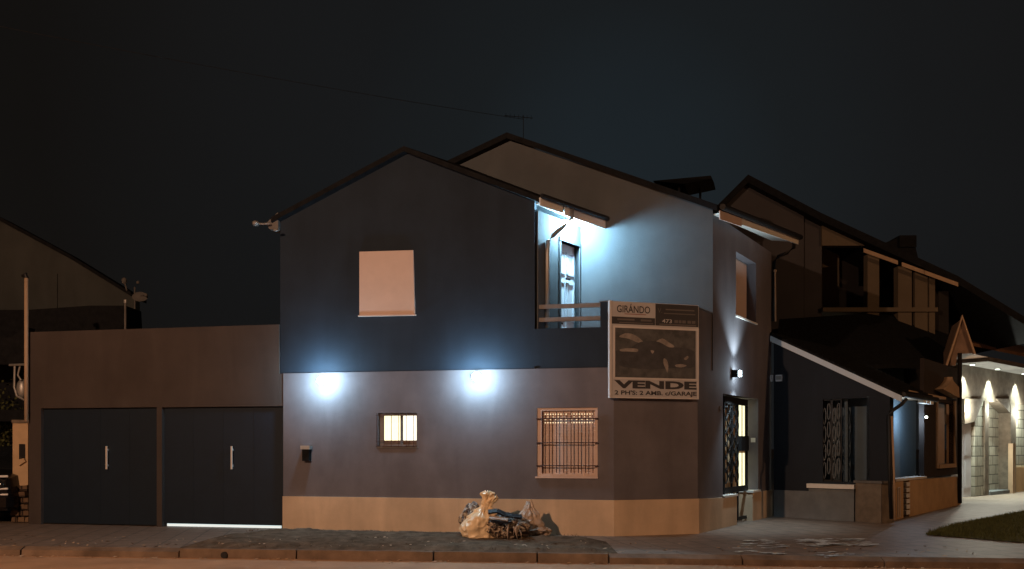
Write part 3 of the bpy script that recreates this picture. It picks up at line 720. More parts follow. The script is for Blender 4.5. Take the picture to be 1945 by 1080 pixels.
# ------------------------------------------------------------------ garbage bags
def bagmesh(c, rx, ry, h, seed, neck=None, lean=(0, 0), wr=.16, flat=1.0):
    bm = B(); bmesh.ops.create_icosphere(bm, subdivisions=5, radius=1)
    for v in bm.verts:
        p = v.co.copy(); t = (p.z+1)/2
        f = 1+wr*noise.fractal(p*1.7+Vector((seed, 0, 0)), .9, 2.1, 4)
        rid = 1-abs(noise.noise(Vector((p.x*3.5+seed, p.y*3.5, p.z*1.2))))*1.0
        q_ = Vector((p.x*7+seed, p.y*7, p.z*4)); f += .075*(.35-abs(noise.noise(q_)))+.05*(.3-abs(noise.noise(q_*2.1)))
        f += .10*(rid-.7)
        sq = 1-max(0, t-.6)*.7
        z = max(0, (t**.8)*h*(1+.10*noise.noise(p*2+Vector((0, seed, 0)))))
        if neck and t > .9:
            z += neck*((t-.9)/.1)**1.3; sq *= 1-.55*((t-.9)/.1)**.5
        v.co = Vector((c.x+p.x*rx*f*sq+lean[0]*t, c.y+p.y*ry*f*sq+lean[1]*t, z))
    return bm
def sack(c, R, Ry, h, prof, seed, lean=(0, 0), pleat=.22):
    """tied plastic sack: a profile of (height fraction, radius fraction) with pleats running into the neck"""
    bm = B(); NS, NT = 120, 70; rows = []
    def rad(t):
        for (t0, r0), (t1, r1) in zip(prof[:-1], prof[1:]):
            if t <= t1:
                u = (t-t0)/(t1-t0); u = u*u*(3-2*u); return r0+(r1-r0)*u
        return prof[-1][1]
    neck = min((p for p in prof[1:-1] if p[0] > .4), key=lambda p: p[1])[0]
    for j in range(NT+1):
        t = j/NT; row = []; near = math.exp(-((t-neck)/.26)**2)
        for i in range(NS):
            a = i/NS*2*math.pi; ca, sa = math.cos(a), math.sin(a)
            pl = .45-abs(noise.noise(Vector((ca*3.2+seed, sa*3.2, t*.9))))*2
            pl2 = .3-abs(noise.noise(Vector((ca*7+seed, sa*7, t*2.2+3))))*1.6
            cr = .25-abs(noise.noise(Vector((ca*2.4, sa*2.4+seed, t*6))))*1.1
            lump = noise.noise(Vector((ca*1.1+seed, sa*1.1, t*2.2)))
            f = 1+pleat*(.08+near)*pl+pleat*.5*(.08+near)*pl2+.17*cr+.30*lump*(1-near*.6)
            rr = rad(t)*f; zz = h*t+.05*h*noise.noise(Vector((ca*2+seed, sa*2, t*3)))*(t > .05)*(1+2*(t > neck)*(t-neck)/(1-neck+1e-6)*2)
            row.append(bm.verts.new((c.x+ca*R*rr+lean[0]*t*t, c.y+sa*Ry*rr+lean[1]*t, max(0, zz))))
        rows.append(row)
    for j in range(NT):
        for i in range(NS): bm.faces.new((rows[j][i], rows[j][(i+1) % NS], rows[j+1][(i+1) % NS], rows[j+1][i]))
    bm.faces.new(rows[0][::-1]); bm.faces.new(rows[-1])
    return bm
g_ = 'rubbish bags heaped on the verge'
c = G(914, 1026)
t = thing('garbage_bag', 'full tan plastic bag with knotted ears, frontmost of the heap', 'bag', c, g_)
finish('bag_body', sack(c+Vector((-.02, .05, 0)), .34, .30, .64, [(0, .5), (.10, .84), (.34, 1.0), (.60, .86), (.80, .48), (.92, .2), (1, .19)], 3, (.10, .05)), M['bag'], t, smooth=True)
o = finish('knot', sack(c+Vector((.075, .10, .0)), .16, .13, .26, [(0, .30), (.2, .50), (.45, .34), (.6, .42), (.85, .8), (1, .35)], 8, (.05, 0), .5), M['bag'], t, smooth=True)
for v in o.data.vertices: v.co.z += .58
o = finish('ear', sack(c+Vector((.13, .10, 0)), .10, .09, .20, [(0, .5), (.3, .6), (.6, .9), (.8, .9), (1, .4)], 14, (.10, 0), .5), M['bag'], t, smooth=True)
for v in o.data.vertices: v.co.z += .56
c = G(893, 1021)+Vector((0, .1, 0))
tag(finish('garbage_bag', bagmesh(c, .20, .20, .62, 11, .0, (.06, 0), wr=.35), M['mottle'], smooth=True), 'pale bag with dark print squeezed behind the left side of the tan bag', 'bag', g_)
c = G(958, 1028)
t = thing('garbage_bag', 'see-through bag of black and white litter in the middle of the heap', 'bag', c, g_)
finish('bag_body', bagmesh(c+Vector((.02, .12, 0)), .36, .30, .48, 21, 0, (0, .05), wr=.3), M['mottle'], t, smooth=True)
bm = B()
def strip(bm, pts, w_, th):
    for i in range(len(pts)-1):
        a, b = Vector(pts[i]), Vector(pts[i+1]); d_ = (b-a).normalized(); n_ = Vector((0, -.5, .85)).normalized(); s_ = d_.cross(n_).normalized()*w_; q = n_*th
        prism(bm, [a-s_, b-s_, b+s_, a+s_], [a-s_+q, b-s_+q, b+s_+q, a+s_+q])
cc = c+Vector((0, -.02, 0))
strip(bm, [cc+Vector((-.27, -.12, .50)), cc+Vector((-.12, -.12, .52)), cc+Vector((.02, -.12, .46)), cc+Vector((.16, -.12, .43)), cc+Vector((.30, -.1, .42))], .05, .03)
strip(bm, [cc+Vector((-.22, -.19, .36)), cc+Vector((-.05, -.22, .33)), cc+Vector((.12, -.2, .36))], .03, .02)
finish('black_strap', bm, M['rag'], t)
bm = B(); strip(bm, [cc+Vector((-.25, -.20, .42)), cc+Vector((-.10, -.21, .41)), cc+Vector((.06, -.2, .38))], .035, .02); finish('pale_fold', bm, M['bagpale'], t)
bm = B()
for k, (x, tp, bt, wd) in enumerate(((.02, .30, .20, .010), (.075, .33, .05, .016), (.15, .28, .12, .009), (.21, .31, .04, .013), (.26, .22, .06, .008))):
    tube(bm, [cc+Vector((x, -.17, tp)), cc+Vector((x+.02*(-1)**k, -.215, (tp+bt)/2+.03)), cc+Vector((x+.015*k-.03, -.20, bt))], [wd*.5, wd, wd*.4], 6)
finish('pale_fold', bm, M['bagpale'], t, smooth=True)
c = G(1006, 1023)
t = thing('garbage_bag', 'brown plastic bag leaning at the right end of the heap', 'bag', c, g_)
finish('bag_body', sack(c+Vector((0, .1, 0)), .27, .25, .62, [(0, .8), (.12, .98), (.4, .9), (.65, .66), (.88, .30), (1, .16)], 31, (-.02, 0), .3), M['bag2'], t, smooth=True)
finish('bag_skirt', bagmesh(c+Vector((.12, .05, 0)), .24, .22, .24, 33, 0, (0, 0), wr=.3), M['bag2'], t, smooth=True)
c = G(985, 1024)
tag(finish('garbage_bag', bagmesh(c, .20, .12, .13, 41, 0, (0, 0), wr=.3), M['bag2'], smooth=True), 'flat dull scrap of bag lying before the brown bag', 'bag', g_)

# ------------------------------------------------------------------ neighbour with the lean-to roof
N1 = Fr((6.09, 19.6), (.75, -.66)); r1 = Vector((N1.n.x*-1, N1.n.y*-1, 0))   # back direction
nb1 = thing('neighbour_house', 'dark single storey house with white sloping roof edge beside the corner house', 'house', N1.P(1.3, 0))
def n1(px, py, d=0): return N1.at(px, py, d)
nS0 = -.0; nS1 = N1.s(1690)
z1a = N1.z(1465, 640); z1b = N1.z(1690, 752)
dd0, dd1, ddz0, ddz1 = N1.s(1563), N1.s(1646), N1.z(1600, 915), N1.z(1600, 754)
bm = B(); N1.wall(bm, nS0, nS1, .55, min(z1b, 2.68), [(dd0, dd1, ddz0, ddz1)], -.25, 0)
top = min(z1b, 2.68)
N1.pr(bm, [(nS0, top), (nS1, top), (nS0, z1a)], -.25, 0)
finish('wall', bm, M['ndark'], nb1)
bm = B(); N1.box(bm, nS0+.02, N1.s(1632, .05), 0, .62, -.2, .04)
finish('plinth', bm, M['nsocle'], nb1)
bm = B(); N1.box(bm, N1.s(1532, .2), N1.s(1622, .2), N1.z(1532, 926, .2), N1.z(1532, 918, .2), -.2, .2); finish('ledge', bm, M['white'], nb1)
bm = B(); N1.box(bm, N1.s(1536, .12), N1.s(1622, .12), 0, N1.z(1532, 926, .2), 0.041, .12); finish('step_block', bm, M['nsocle'], nb1)
# white verge board
va = N1.P(N1.s(1464, .08), N1.z(1464, 637, .08), .08); vb = N1.P(N1.s(1713, .08), N1.z(1713, 751, .08), .08)
bm = B(); board(bm, va, vb, .135, .03, (N1.n.x, N1.n.y, 0)); finish('verge_board', bm, M['coollitwhite'], nb1)
vx = (vb-va); up0 = Vector((0, 0, .05))
bm = B(); slab(bm, [va+up0+Vector((N1.n.x, N1.n.y, 0))*.05, vb+up0+Vector((N1.n.x, N1.n.y, 0))*.05, vb+up0+r1*2.6, va+up0+r1*3.8], .05)
ro = finish('lean_to_roof', bm, M['slate'], nb1)
bm = B()
for k in range(24):
    t = k/24; a = va.lerp(vb, t)+Vector((0, 0, .05)); b = a+r1*(3.8-1.2*t)
    tube(bm, [a, b], .028, 6)
finish('roof_tiles', bm, M['slate'], nb1)
bm = B(); tube(bm, [vb+Vector((.03, .0, .02)), vb+Vector((.03, 0, .02))+r1*2.5], .055, 8)
finish('gutter', bm, M['black'], nb1)
bm = B(); Yp = 17.65; tube(bm, [pxp(1722, 757, Yp), pxp(1712, 768, Yp), pxp(1690, 783, Yp), pxp(1687, 790, Yp), pxp(1690, 900, Yp), pxp(1693, 985, Yp)], .038, 10)
finish('downpipe', bm, M['black'], nb1, smooth=True)
bm = B(); tube(bm, [pxp(1694, 790, Yp), pxp(1698, 900, Yp), pxp(1700, 988, Yp)], .022, 8)
finish('conduit', bm, M['trim'], nb1, smooth=True)
# doorway
bm = B(); N1.box(bm, dd0-.3, dd1+.05, ddz0-.1, ddz1+.1, -.75, -.7)
d2 = finish('door', bm, M['nblue'], nb1); tag(d2, 'dark recessed door behind a scrolled gate')
bm = B(); N1.box(bm, N1.s(1605, -.3), N1.s(1612, -.3), ddz0, ddz1, -.32, -.24); finish('door_frame', bm, M['nblue'], d2)
bm = B(); N1.box(bm, N1.s(1609, -.4), N1.s(1612, -.4), 1.45, 1.53, -.4, -.36); finish('handle', bm, M['white'], d2)
bm = B(); N1.box(bm, dd1, dd1+.06, ddz0, ddz1, -.7, -.0); N1.box(bm, dd0, dd1, ddz1, ddz1+.05, -.7, -.01); finish('door_reveal', bm, M['nblue'], nb1)
bm = B(); q0, q1 = N1.s(1562, -.06), N1.s(1598, -.06)
for f0_ in (0, .47, .53, 1): 
    s = q0+(q1-q0)*f0_; N1.box(bm, s-.012, s+.012, ddz0, ddz1-.02, -.08, -.05)
N1.box(bm, q0, q1, ddz0, ddz0+.04, -.08, -.05); N1.box(bm, q0, q1, ddz1-.06, ddz1-.02, -.08, -.05); N1.box(bm, q0, q1, 1.5, 1.56, -.08, -.05)
g2 = finish('gate', bm, M['black'], nb1)
bm = B()
for ci, cx_ in enumerate((.13, .36, .65, .87)):
    for r_ in range(4):
        H_ = (ddz1-ddz0-.15); z = ddz0+.06+H_*(r_+.25*(ci % 2))/4.25; hh = H_/4.6
        pts = [N1.P(q0+(q1-q0)*(cx_+.075*math.sin(t/12*6.283)), z+hh*(1-math.cos(t/12*6.283))/2, -.045) for t in range(13)]
        tube(bm, pts, .011, 6)
finish('scrollwork', bm, M['nsocle'], g2, smooth=True)
# meter boxes on the wall
for (x0, x1, y0, y1, lab) in ((1463, 1467, 712, 724, 'slim pale box at the joint of the two houses'), (1473, 1485, 712, 724, 'square pale meter box high on the dark wall')):
    bm = B(); N1.pxbox(bm, x0, x1, y0, y1, 0, .05); bmesh.ops.bevel(bm, geom=bm.edges[:], offset=.006, segments=1)
    t = tag(finish('meter_box', bm, M['doorwhite']), lab, 'box')
    bm = B(); N1.pxbox(bm, x0+1, x1-1.5, y0+2, y1-3, .05, .056); finish('lid', bm, M['metal'], t)
# boundary pillar
PF = Fr((G(1625, 990).x, G(1625, 990).y), (G(1674, 994)-G(1625, 990)).to_2d())
pl = thing('brick_pillar', 'square brown masonry pillar at the end of the whitewashed plinth', 'pillar', G(1650, 992))
w_ = (G(1674, 994)-G(1625, 990)).length; ht = PF.z(1625, 912)
bm = B(); PF.box(bm, 0, w_, 0, ht-.05, -.45, 0); finish('shaft', bm, M['pier'], pl)
bm = B(); PF.box(bm, -.03, w_+.03, ht-.05, ht, -.48, .03); finish('cap', bm, M['concrete'], pl)
# street side of the neighbour: recessed blue wall, brown bay, low ochre wall
LW = Fr((G(1700, 987).x, G(1700, 987).y), (G(1825, 958)-G(1700, 987)).to_2d())
lw = thing('low_wall', 'low ochre garden wall with striped pier running along the side street', 'wall', G(1760, 972))
s25 = LW.s(1825); zt0, zt1 = LW.z(1701, 914), LW.z(1825, 905)
bm = B(); LW.pr(bm, [(LW.s(1727), 0), (s25, 0), (s25, zt1), (LW.s(1727), zt0)], -.2, 0); LW.pr(bm, [(0, 0), (LW.s(1716), 0), (LW.s(1716), zt0), (0, zt0)], -.2, 0)
finish('wall', bm, M['ochre'], lw)
bm = B(); LW.box(bm, -.02, LW.s(1758), zt0, zt0+.05, -.25, .03); finish('coping', bm, M['white'], lw)
bm = B(); zz = .1
for k in range(6): LW.box(bm, LW.s(1720), LW.s(1726.9), .06+k*.13, .15+k*.13, -.15, .02)
finish('stripe', bm, M['white'], lw)
bm = B(); LW.box(bm, LW.s(1716)+.01, LW.s(1720)-.01, .02, zt0-.02, -.2, -.1); finish('gap_post', bm, M['black'], lw)
bm = B(); tube(bm, [LW.P(LW.s(1701), .05, .05), LW.P(LW.s(1701), .7, .05), LW.P(LW.s(1705), .72, .05), LW.P(LW.s(1705), .05, .05)], .012, 6); finish('gate_latch', bm, M['white'], lw)
s57 = LW.s(1757); eave = LW.z(1757, 752)
bm = B(); LW.wall(bm, -.1, s57+1.6, .6, eave-.04, [], -.75, -.6); finish('porch_wall', bm, M['nblue'], nb1)
wa, wb = LW.s(1781), LW.s(1813)
wz0, wz1 = LW.z(1781, 882), LW.z(1781, 762)
bm = B(); LW.wall(bm, s57, s25+.0, .86, eave-.03, [(wa, wb, wz0, wz1)], -.14, -.02); LW.box(bm, s57+.02, s25, eave-.03, LW.z(1790, 690), -.12, -.03); finish('bay_wall', bm, M['brownpaint'], nb1)
bm = B(); LW.box(bm, wa-.10, wa, wz0-.10, wz1+.1, -.2, .02); LW.box(bm, wb, wb+.14, wz0-.10, wz1+.1, -.2, .02); LW.box(bm, wa, wb, wz0-.10, wz0, -.2, .05)
LW.box(bm, wa, wb, wz0, wz1, -.35, -.25)
wi = finish('window', bm, M['trim'], nb1); tag(wi, 'tall narrow window framed in pale timber')
bm = B(); LW.box(bm, wa+.05, wa+(wb-wa)*.62, wz0+.05, wz1-.1, -.25, -.24); finish('pane', bm, M['brownpaint'], wi)
bm = B(); tube(bm, [LW.P(wa+.3, wz0+.35, -.2), LW.P(wa+.34, wz0+.9, -.2), LW.P(wa+.3, wz0+1.5, -.2), LW.P(wa+.28, wz0+1.6, -.2)], [.03, .11, .07, .02], 8); finish('curtain', bm, M['nsocle'], wi)
bm = B()   # pointed hood over the window
hp = [LW.at(x, y) for x, y in ((1776, 739), (1787, 732), (1794, 722), (1795, 716), (1797, 724), (1806, 734), (1813, 742), (1813, 757), (1800, 752), (1790, 746))]
LW.pr(bm, hp, -.02, .18); finish('window_hood', bm, M['trim'], nb1)
bm = B(); LW.box(bm, LW.s(1728, .25), LW.s(1797, .25), LW.z(1740, 748, .25), LW.z(1740, 743, .25), -.6, .25); finish('eave_board', bm, M['trim'], nb1)
bm = B()
for k in range(3): LW.box(bm, LW.s(1754+k*7, .1), LW.s(1759.5+k*7, .1), LW.z(1755, 765, .1), LW.z(1755, 756, .1), -.02, .1)
finish('rafter_end', bm, M['white'], nb1)
sp = LW.P(LW.s(1759.5, .06), LW.z(1759.5, 792, .06), .06)
t = thing('porch_spotlight', 'tiny bright spot lamp at the edge of the slate blue porch wall', 'lamp', sp)
bm = B(); ball(bm, sp, .035); finish('bulb', bm, M['bulbsoft'], t)
bm = B(); tube(bm, [sp, sp-Vector((LW.n.x, LW.n.y, 0))*.1], .02, 6); finish('bracket', bm, M['black'], t)
light('lamp_light', LW.P(LW.s(1742, -.1), 2.3, -.15), 30, (.6, .8, 1), .05, t)
# big roof
q = [pxp(1480, 606, 24), pxp(1690, 592, 26), pxp(1828, 588, 28.5), pxp(1797, 694, 23.6), pxp(1700, 690, 22.2), pxp(1470, 700, 20.6)]
bm = B(); slab(bm, [q[0], q[1], q[4], q[5]], .12); slab(bm, [q[1], q[2], q[3], q[4]], .12)
finish('main_roof', bm, M['slate'], nb1)
bm = B(); board(bm, q[4].lerp(q[3], .6)-Vector((0, 0, .08)), q[3]-Vector((0, 0, .08)), .05, .03, (.7, -.7, 0)); finish('eave_trim', bm, M['terra'], nb1)
# pointed gable
Yg = 22.9
tri = [pxp(1828, 604, Yg), pxp(1799, 694, Yg), pxp(1815, 694, Yg), pxp(1819, 672, Yg), pxp(1851, 670, Yg)]
bm = B(); bk = Vector((.5, 1.5, 0)); prism(bm, tri, [p+bk for p in tri]); gb_ = finish('gable', bm, M['hood'], nb1); tag(gb_, 'steep pointed gable edged with pale trim')
bm = B()
for a, b in (((1828, 597), (1796, 694)), ((1828, 597), (1854, 672))):
    a, b = pxp(*a, Yg-.1), pxp(*b, Yg-.1); x = Vector((.04 if a.x < b.x else -.04, 0, 0))
    prism(bm, [a, b, b-x*1.5, a-Vector((0, 0, .10))], [p+bk*.1 for p in (a, b, b-x*1.5, a-Vector((0, 0, .10)))])
finish('gable_trim', bm, M['trim'], gb_)
bm = B(); tube(bm, [pxp(1823, 670, 22.6), pxp(1823, 955, 23.4)], .055, 10)
tag(finish('pole', bm, M['black']), 'tall black pole at the end of the ochre low wall', 'pole')

for lab, px, py in (('tiny weed at the foot of the whitewashed plinth, left one', 1572, 983), ('tiny weed at the foot of the whitewashed plinth, beside the pillar', 1606, 985)):
    c = G(px, py); bm = B()
    for k in range(60):
        a = random.uniform(0, 6.28); l = random.uniform(.05, .17); p = c+Vector((random.gauss(0, .04), -.04+random.gauss(0, .02), 0)); q2 = p+Vector((math.cos(a)*l*.7, math.sin(a)*l*.3, l*random.uniform(.3, 1)))
        poly(bm, [p, p.lerp(q2, .5)+Vector((.012, 0, .01)), q2, p.lerp(q2, .5)-Vector((.012, 0, -.01))])
    tag(finish('weed', bm, M['green'], base=c), lab, 'weed', 'weeds at the plinth')

# ------------------------------------------------------------------ stone clad house, lit by spots
n3a, n3b = G(1830, 945), G(1945, 933)
N3 = Fr((n3a.x, n3a.y), (n3b-n3a).to_2d())
nh = thing('stone_house', 'pale stone clad house with downlit canopy at the far right', 'house', G(1890, 939))
z3 = N3.z(1830, 757); z4 = N3.z(1830, 692); L3 = N3.s(2060)
bm = B(); N3.box(bm, -.3, L3, z3, z4+.1, -.35, 0); finish('upper_wall', bm, M['pier'], nh)
bm = B(); N3.wall(bm, N3.s(1850, -1), L3, 0, z3, [], -1.3, -1.0)
N3.box(bm, N3.s(1852), N3.s(1868), 0, z3, -.20, -.0)
N3.box(bm, N3.s(1876, -.35), N3.s(1916, -.35), 0.12, z3, -.6, -.35)
N3.box(bm, N3.s(1928), L3, 0.9, z3, -.4, -.1)
finish('stone_wall', bm, M['stone'], nh)
bm = B(); N3.box(bm, N3.s(1868), N3.s(1875), 0, z3, -.5, .05); finish('pier', bm, M['pier'], nh); bm = B(); N3.box(bm, N3.s(1917), N3.s(1927), 0, z3, -.5, .05); finish('pier', bm, M['pier'], nh)
bm = B(); N3.pr(bm, [N3.at(1830, 757), N3.at(1866, 757), N3.at(1850, 800), N3.at(1830, 805)], -.6, .04); N3.pr(bm, [N3.at(1890, 757), N3.at(1918, 757), N3.at(1918, 785)], -.6, .04); finish('corner_bracket', bm, M['pier'], nh)
bm = B(); N3.box(bm, N3.s(1826), N3.s(1852)-.01, 0, N3.z(1840, 802), -.3, -.12)
dr_ = finish('door', bm, M['doorwhite'], nh)
bm = B(); a, b = N3.s(1831, -.12), N3.s(1842, -.12)
for z in (.3, 1.35): N3.box(bm, a, b, z, z+.85, -.12, -.10)
finish('door_panel', bm, M['doorwhite'], dr_)
bm = B(); N3.box(bm, N3.s(1928), L3, 0, .9, -.4, 0); finish('low_wall', bm, M['ochre'], nh)
bm = B(); N3.box(bm, N3.s(1924, .2), N3.s(1929, .2), 0, 1.75, .05, .2); tag(finish('gatepost', bm, M['trim'], nh))
bm = B(); N3.box(bm, N3.s(1878, .05), N3.s(1920, .05), 0, .12, -.6, .1); finish('doorstep', bm, M['nsocle'], nh)
bm = B(); N3.box(bm, -.5, L3, z4, z4+.12, -.3, .9); finish('canopy', bm, M['concrete'], nh)
bm = B(); N3.pr(bm, [N3.at(1850, 672, .9), (L3, z4+.12), (-.2, z4+.12)], -.0, .9)
a1 = N3.at(1857, 655, .5); slab(bm, [N3.P(a1[0], a1[1]+.1, .3), N3.P(L3, z4+.5, 1.0), N3.P(L3, z4+2.6, -4), N3.P(a1[0], z4+2.6, -4)], .1)
finish('roof', bm, M['terra'], nh)
for k, px in enumerate((1845, 1893, 1943, 1990)):
    lab = ('leftmost small round spot in the canopy of the stone house', 'second small round spot from the left in the stone house canopy', 'small round spot near the right edge in the stone house canopy', 'fourth spot beyond the frame')[k]
    if k == 3: continue
    s = N3.s(px, .25); c = N3.P(s, z4-.02, .28)
    t = thing('canopy_spotlight', lab, 'lamp', c, 'spots set in the canopy of the stone house')
    bm = B(); tube(bm, [c+Vector((0, 0, .02)), c-Vector((0, 0, .02))], .07, 12); finish('bulb', bm, M['bulbsoft'], t)
    bm = B(); tube(bm, [c+Vector((0, 0, .019)), c-Vector((0, 0, .012))], .09, 12); finish('rim', bm, M['metal'], t)
    light('lamp_light', N3.P(s, z4-.08, .25), 620, (.86, 1.0, .86), .03, t, spot=math.radians(80), rot=(0, 0, 0), blend=.45)
    light('lamp_light', N3.P(s+.2, z3-.3, -.3+.45), 130, (1.0, 1.0, .84), .1, t)  # point light added apart from the spot to brighten the stone wall

# ------------------------------------------------------------------ two storey house behind
FB = Fr((0, 25.5), (1, 0))
fb = thing('rear_house', 'dim two storey gabled house with columned loggia behind the neighbour', 'house', FB.P(9, 0))
def fp(x, y, d=0): return FB.at(x, y, d)
bm = B(); FB.pr(bm, [fp(1373, 640), fp(1373, 385), fp(1421, 338), fp(1527, 398), fp(1527, 640)], -.3, 0)
FB.pr(bm, [fp(1527.5, 640, -.1), fp(1527.5, 400, -.1), fp(1561, 417, -.1), fp(1561, 640, -.1)], -.4, -.1); finish('wall', bm, M['farwall'], fb)
bm = B(); FB.pr(bm, [fp(1561.5, 466), fp(1561.5, 419), fp(1650, 466)], -.3, 0); FB.pr(bm, [fp(1562, 640, -1.6), fp(1562, 466, -1.6), fp(1594, 466, -1.6), fp(1594, 640, -1.6)], -1.8, -1.6); finish('gable_infill', bm, M['farlight'], fb)
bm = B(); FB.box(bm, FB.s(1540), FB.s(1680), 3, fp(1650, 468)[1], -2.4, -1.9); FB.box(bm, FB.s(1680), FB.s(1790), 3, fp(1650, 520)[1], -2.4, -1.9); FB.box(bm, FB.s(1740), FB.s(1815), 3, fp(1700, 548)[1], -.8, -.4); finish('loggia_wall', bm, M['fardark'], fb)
for (a, b, yt) in ((1648, 1670, 482), (1706, 1732, 505), (1738, 1762, 515), (1765, 1776, 525)):
    bm = B(); FB.pxbox(bm, a, b, yt, 640, -.35, -.05); o = finish('column', bm, M['farlight'], fb)
bm = B(); FB.box(bm, FB.s(1562), FB.s(1780), fp(1650, 592)[1], fp(1650, 584)[1], -1.5, .05); finish('loggia_sill', bm, M['farlight'], fb)
rr_ = [fp(1364, 388, .3), fp(1421, 331, .3), fp(1560, 404, .3), fp(1820, 524, .3), fp(1990, 628, .3)]
bm = B()
for a, b in zip(rr_[:-1], rr_[1:]): slab(bm, [FB.P(*a, .3), FB.P(*b, .3), FB.P(*b, -7), FB.P(*a, -7)], .24)
finish('roof', bm, M['slate'], fb)
for ks in ((0, 1, 2), (3.3, 4.3), (5.2, 6.2, 7.2)):
    bm = B()
    qa, qb = fp(1640+22*ks[0], 470+8*ks[0], .3), fp(1661+22*ks[-1], 477.6+8*ks[-1], .3); board(bm, FB.P(qa[0], qa[1]-.02, .3), FB.P(qb[0], qb[1]-.02, .3), .12, .02, (0, -1, 0))
    finish('fascia', bm, M['trim'], fb)
bm = B(); FB.pr(bm, [fp(1655, 470, -1), fp(1705, 452, -1), fp(1735, 452, -1), fp(1744, 490, -1)], -1.8, -1); FB.box(bm, FB.s(1706, -1), FB.s(1738, -1), fp(1700, 470, -1)[1], fp(1700, 448, -1)[1], -1.8, -.9); finish('chimney', bm, M['slate'], fb)

# ------------------------------------------------------------------ left neighbour
FL = Fr((0, 23.5), (1, 0))
lh = thing('left_house', 'tall dim house with a bare sloping party wall beyond the garage', 'house', FL.P(-14.5, 0))
def lp(x, y, d=0): return FL.at(x, y, d)
bm = B(); FL.pr(bm, [lp(-160, 700), lp(-160, 340), lp(0, 418), lp(120, 482), lp(228, 548), lp(256, 566), lp(262, 700)], -.3, 0); finish('wall', bm, M['leftwall'], lh)
bm = B(); FL.box(bm, FL.s(100), FL.s(110), 3, lp(100, 520)[1], 0, .04); finish('pilaster', bm, M['leftwall'], lh)
bm = B()
pts = [lp(-160, 336, .15), lp(0, 412, .15), lp(130, 482, .15), lp(262, 563, .15)]
for a, b in zip(pts[:-1], pts[1:]): slab(bm, [FL.P(*a, .15), FL.P(*b, .15), FL.P(*b, -.4), FL.P(*a, -.4)], .10)
finish('roof', bm, M['slate'], lh)
bm = B(); F2 = Fr((0, 21), (1, 0)); F2.pr(bm, [F2.at(-160, 800), F2.at(-160, 588), F2.at(55, 588), F2.at(170, 580), F2.at(238, 580), F2.at(250, 800)], -.9, 0)
finish('annex', bm, M['slate'], lh)
# lower porch at the far left
bm = B(); F3 = Fr((0, 19.6), (1, 0)); F3.pr(bm, [F3.at(-160, 692), F3.at(-160, 640), F3.at(22, 640), F3.at(48, 620), F3.at(48, 692)], -.4, 0); finish('porch_roof', bm, M['slate'], lh)
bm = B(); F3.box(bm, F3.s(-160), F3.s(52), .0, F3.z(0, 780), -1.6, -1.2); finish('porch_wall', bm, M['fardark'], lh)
bm = B(); F3.box(bm, F3.s(-160), F3.s(52), F3.z(0, 800), F3.z(0, 778), -.6, 0); finish('porch_beam', bm, M['slate'], lh)
# mottled shrub behind the car
bm = B(); cc = pxp(-4, 812, 20.4)
for k in range(900):
    v = Vector((random.gauss(0, .28), random.gauss(0, .2), random.gauss(0, .45))); p = cc+v; a = Vector((random.uniform(-1, 1), random.uniform(-1, 1), random.uniform(-1, 1))).normalized()*.05; b = a.cross(Vector((.3, .5, .8))).normalized()*.03
    poly(bm, [p-a, p+b, p+a, p-b])
tag(finish('shrub', bm, mat('shrub_leaf', (.09, .10, .035), var=.4)), 'leafy shrub at the left edge behind the parked car', 'shrub')
# gatepost with letter slot
GP = Fr((G(23, 992).x, G(23, 992).y), (1, -.03))
gp = thing('gatepost', 'cream gatepost with dark letter slot on rough stone base left of the garage', 'gatepost', G(38, 991))
bm = B(); GP.pxbox(bm, 24, 53, 803, 925, -.35, 0); finish('shaft', bm, M['creampost'], gp)
bm = B(); GP.pxbox(bm, 22, 55, 797, 803, -.38, .03); finish('cap', bm, M['pier'], gp)
bm = B(); GP.pxbox(bm, 36, 48, 843, 872, 0, .004); finish('letter_slot', bm, M['black'], gp)
bm = B(); GP.pr(bm, [GP.at(30, 874, .06), GP.at(44, 870, .06), GP.at(48, 876, .06), GP.at(36, 884, .06)], 0, .06); finish('slot_ledge', bm, M['creampost'], gp)
bm = B(); rnd = random.Random(4)
for r_ in range(6):
    y0 = 992-12*r_; x = 22
    while x < 56-r_*1.2:
        w2_ = rnd.uniform(10, 18); x1 = min(62-r_*1.2, x+w2_)
        if x1-x > 3:
            s0, s1 = GP.s(x+.6), GP.s(x1); zb, zt_ = GP.z(40, y0), GP.z(40, y0-11)
            GP.pr(bm, [(s0, zb+.01), (s1, zb), (s1-.01, zt_), (s0+.015, zt_-.01)], -.3, rnd.uniform(.02, .08))
        x = max(x1, x)+.8
    
finish('stone_base', bm, M['stonebrown'], gp)
# service pipe and fittings
t = thing('service_mast', 'tall pale service pipe with dark cap at the left edge of the garage', 'pipe', pxp(50, 800, 17.55))
bm = B(); tube(bm, [pxp(50, 800, 17.55), pxp(50, 528, 17.55)], .04, 10); finish('mast', bm, M['trim'], t, smooth=True)
bm = B(); tube(bm, [pxp(50, 528, 17.55), pxp(48, 522, 17.55), pxp(42, 524, 17.55)], [.05, .055, .03], 8); finish('weather_cap', bm, M['black'], t)
t = thing('vent_pipe', 'thin grey vent pipe standing on the garage roof', 'pipe', pxp(238, 628, 18.5))
bm = B(); tube(bm, [pxp(238, 632, 18.2), pxp(238, 574, 18.2)], .022, 8); finish('pipe_shaft', bm, M['concrete'], t)
bm = B(); tube(bm, [pxp(238, 575, 18.2), pxp(238, 569, 18.2)], .035, 8); finish('vent_cap', bm, M['metal'], t)
t = thing('wall_insulator', 'pale rounded electric fitting on a bent bracket left of the garage corner', 'fitting', pxp(40, 740, 17.9))
bm = B(); ball(bm, pxp(42, 738, 17.9), .14, 3, (.8, .7, 1.5)); finish('housing', bm, M['metal'], t, smooth=True)
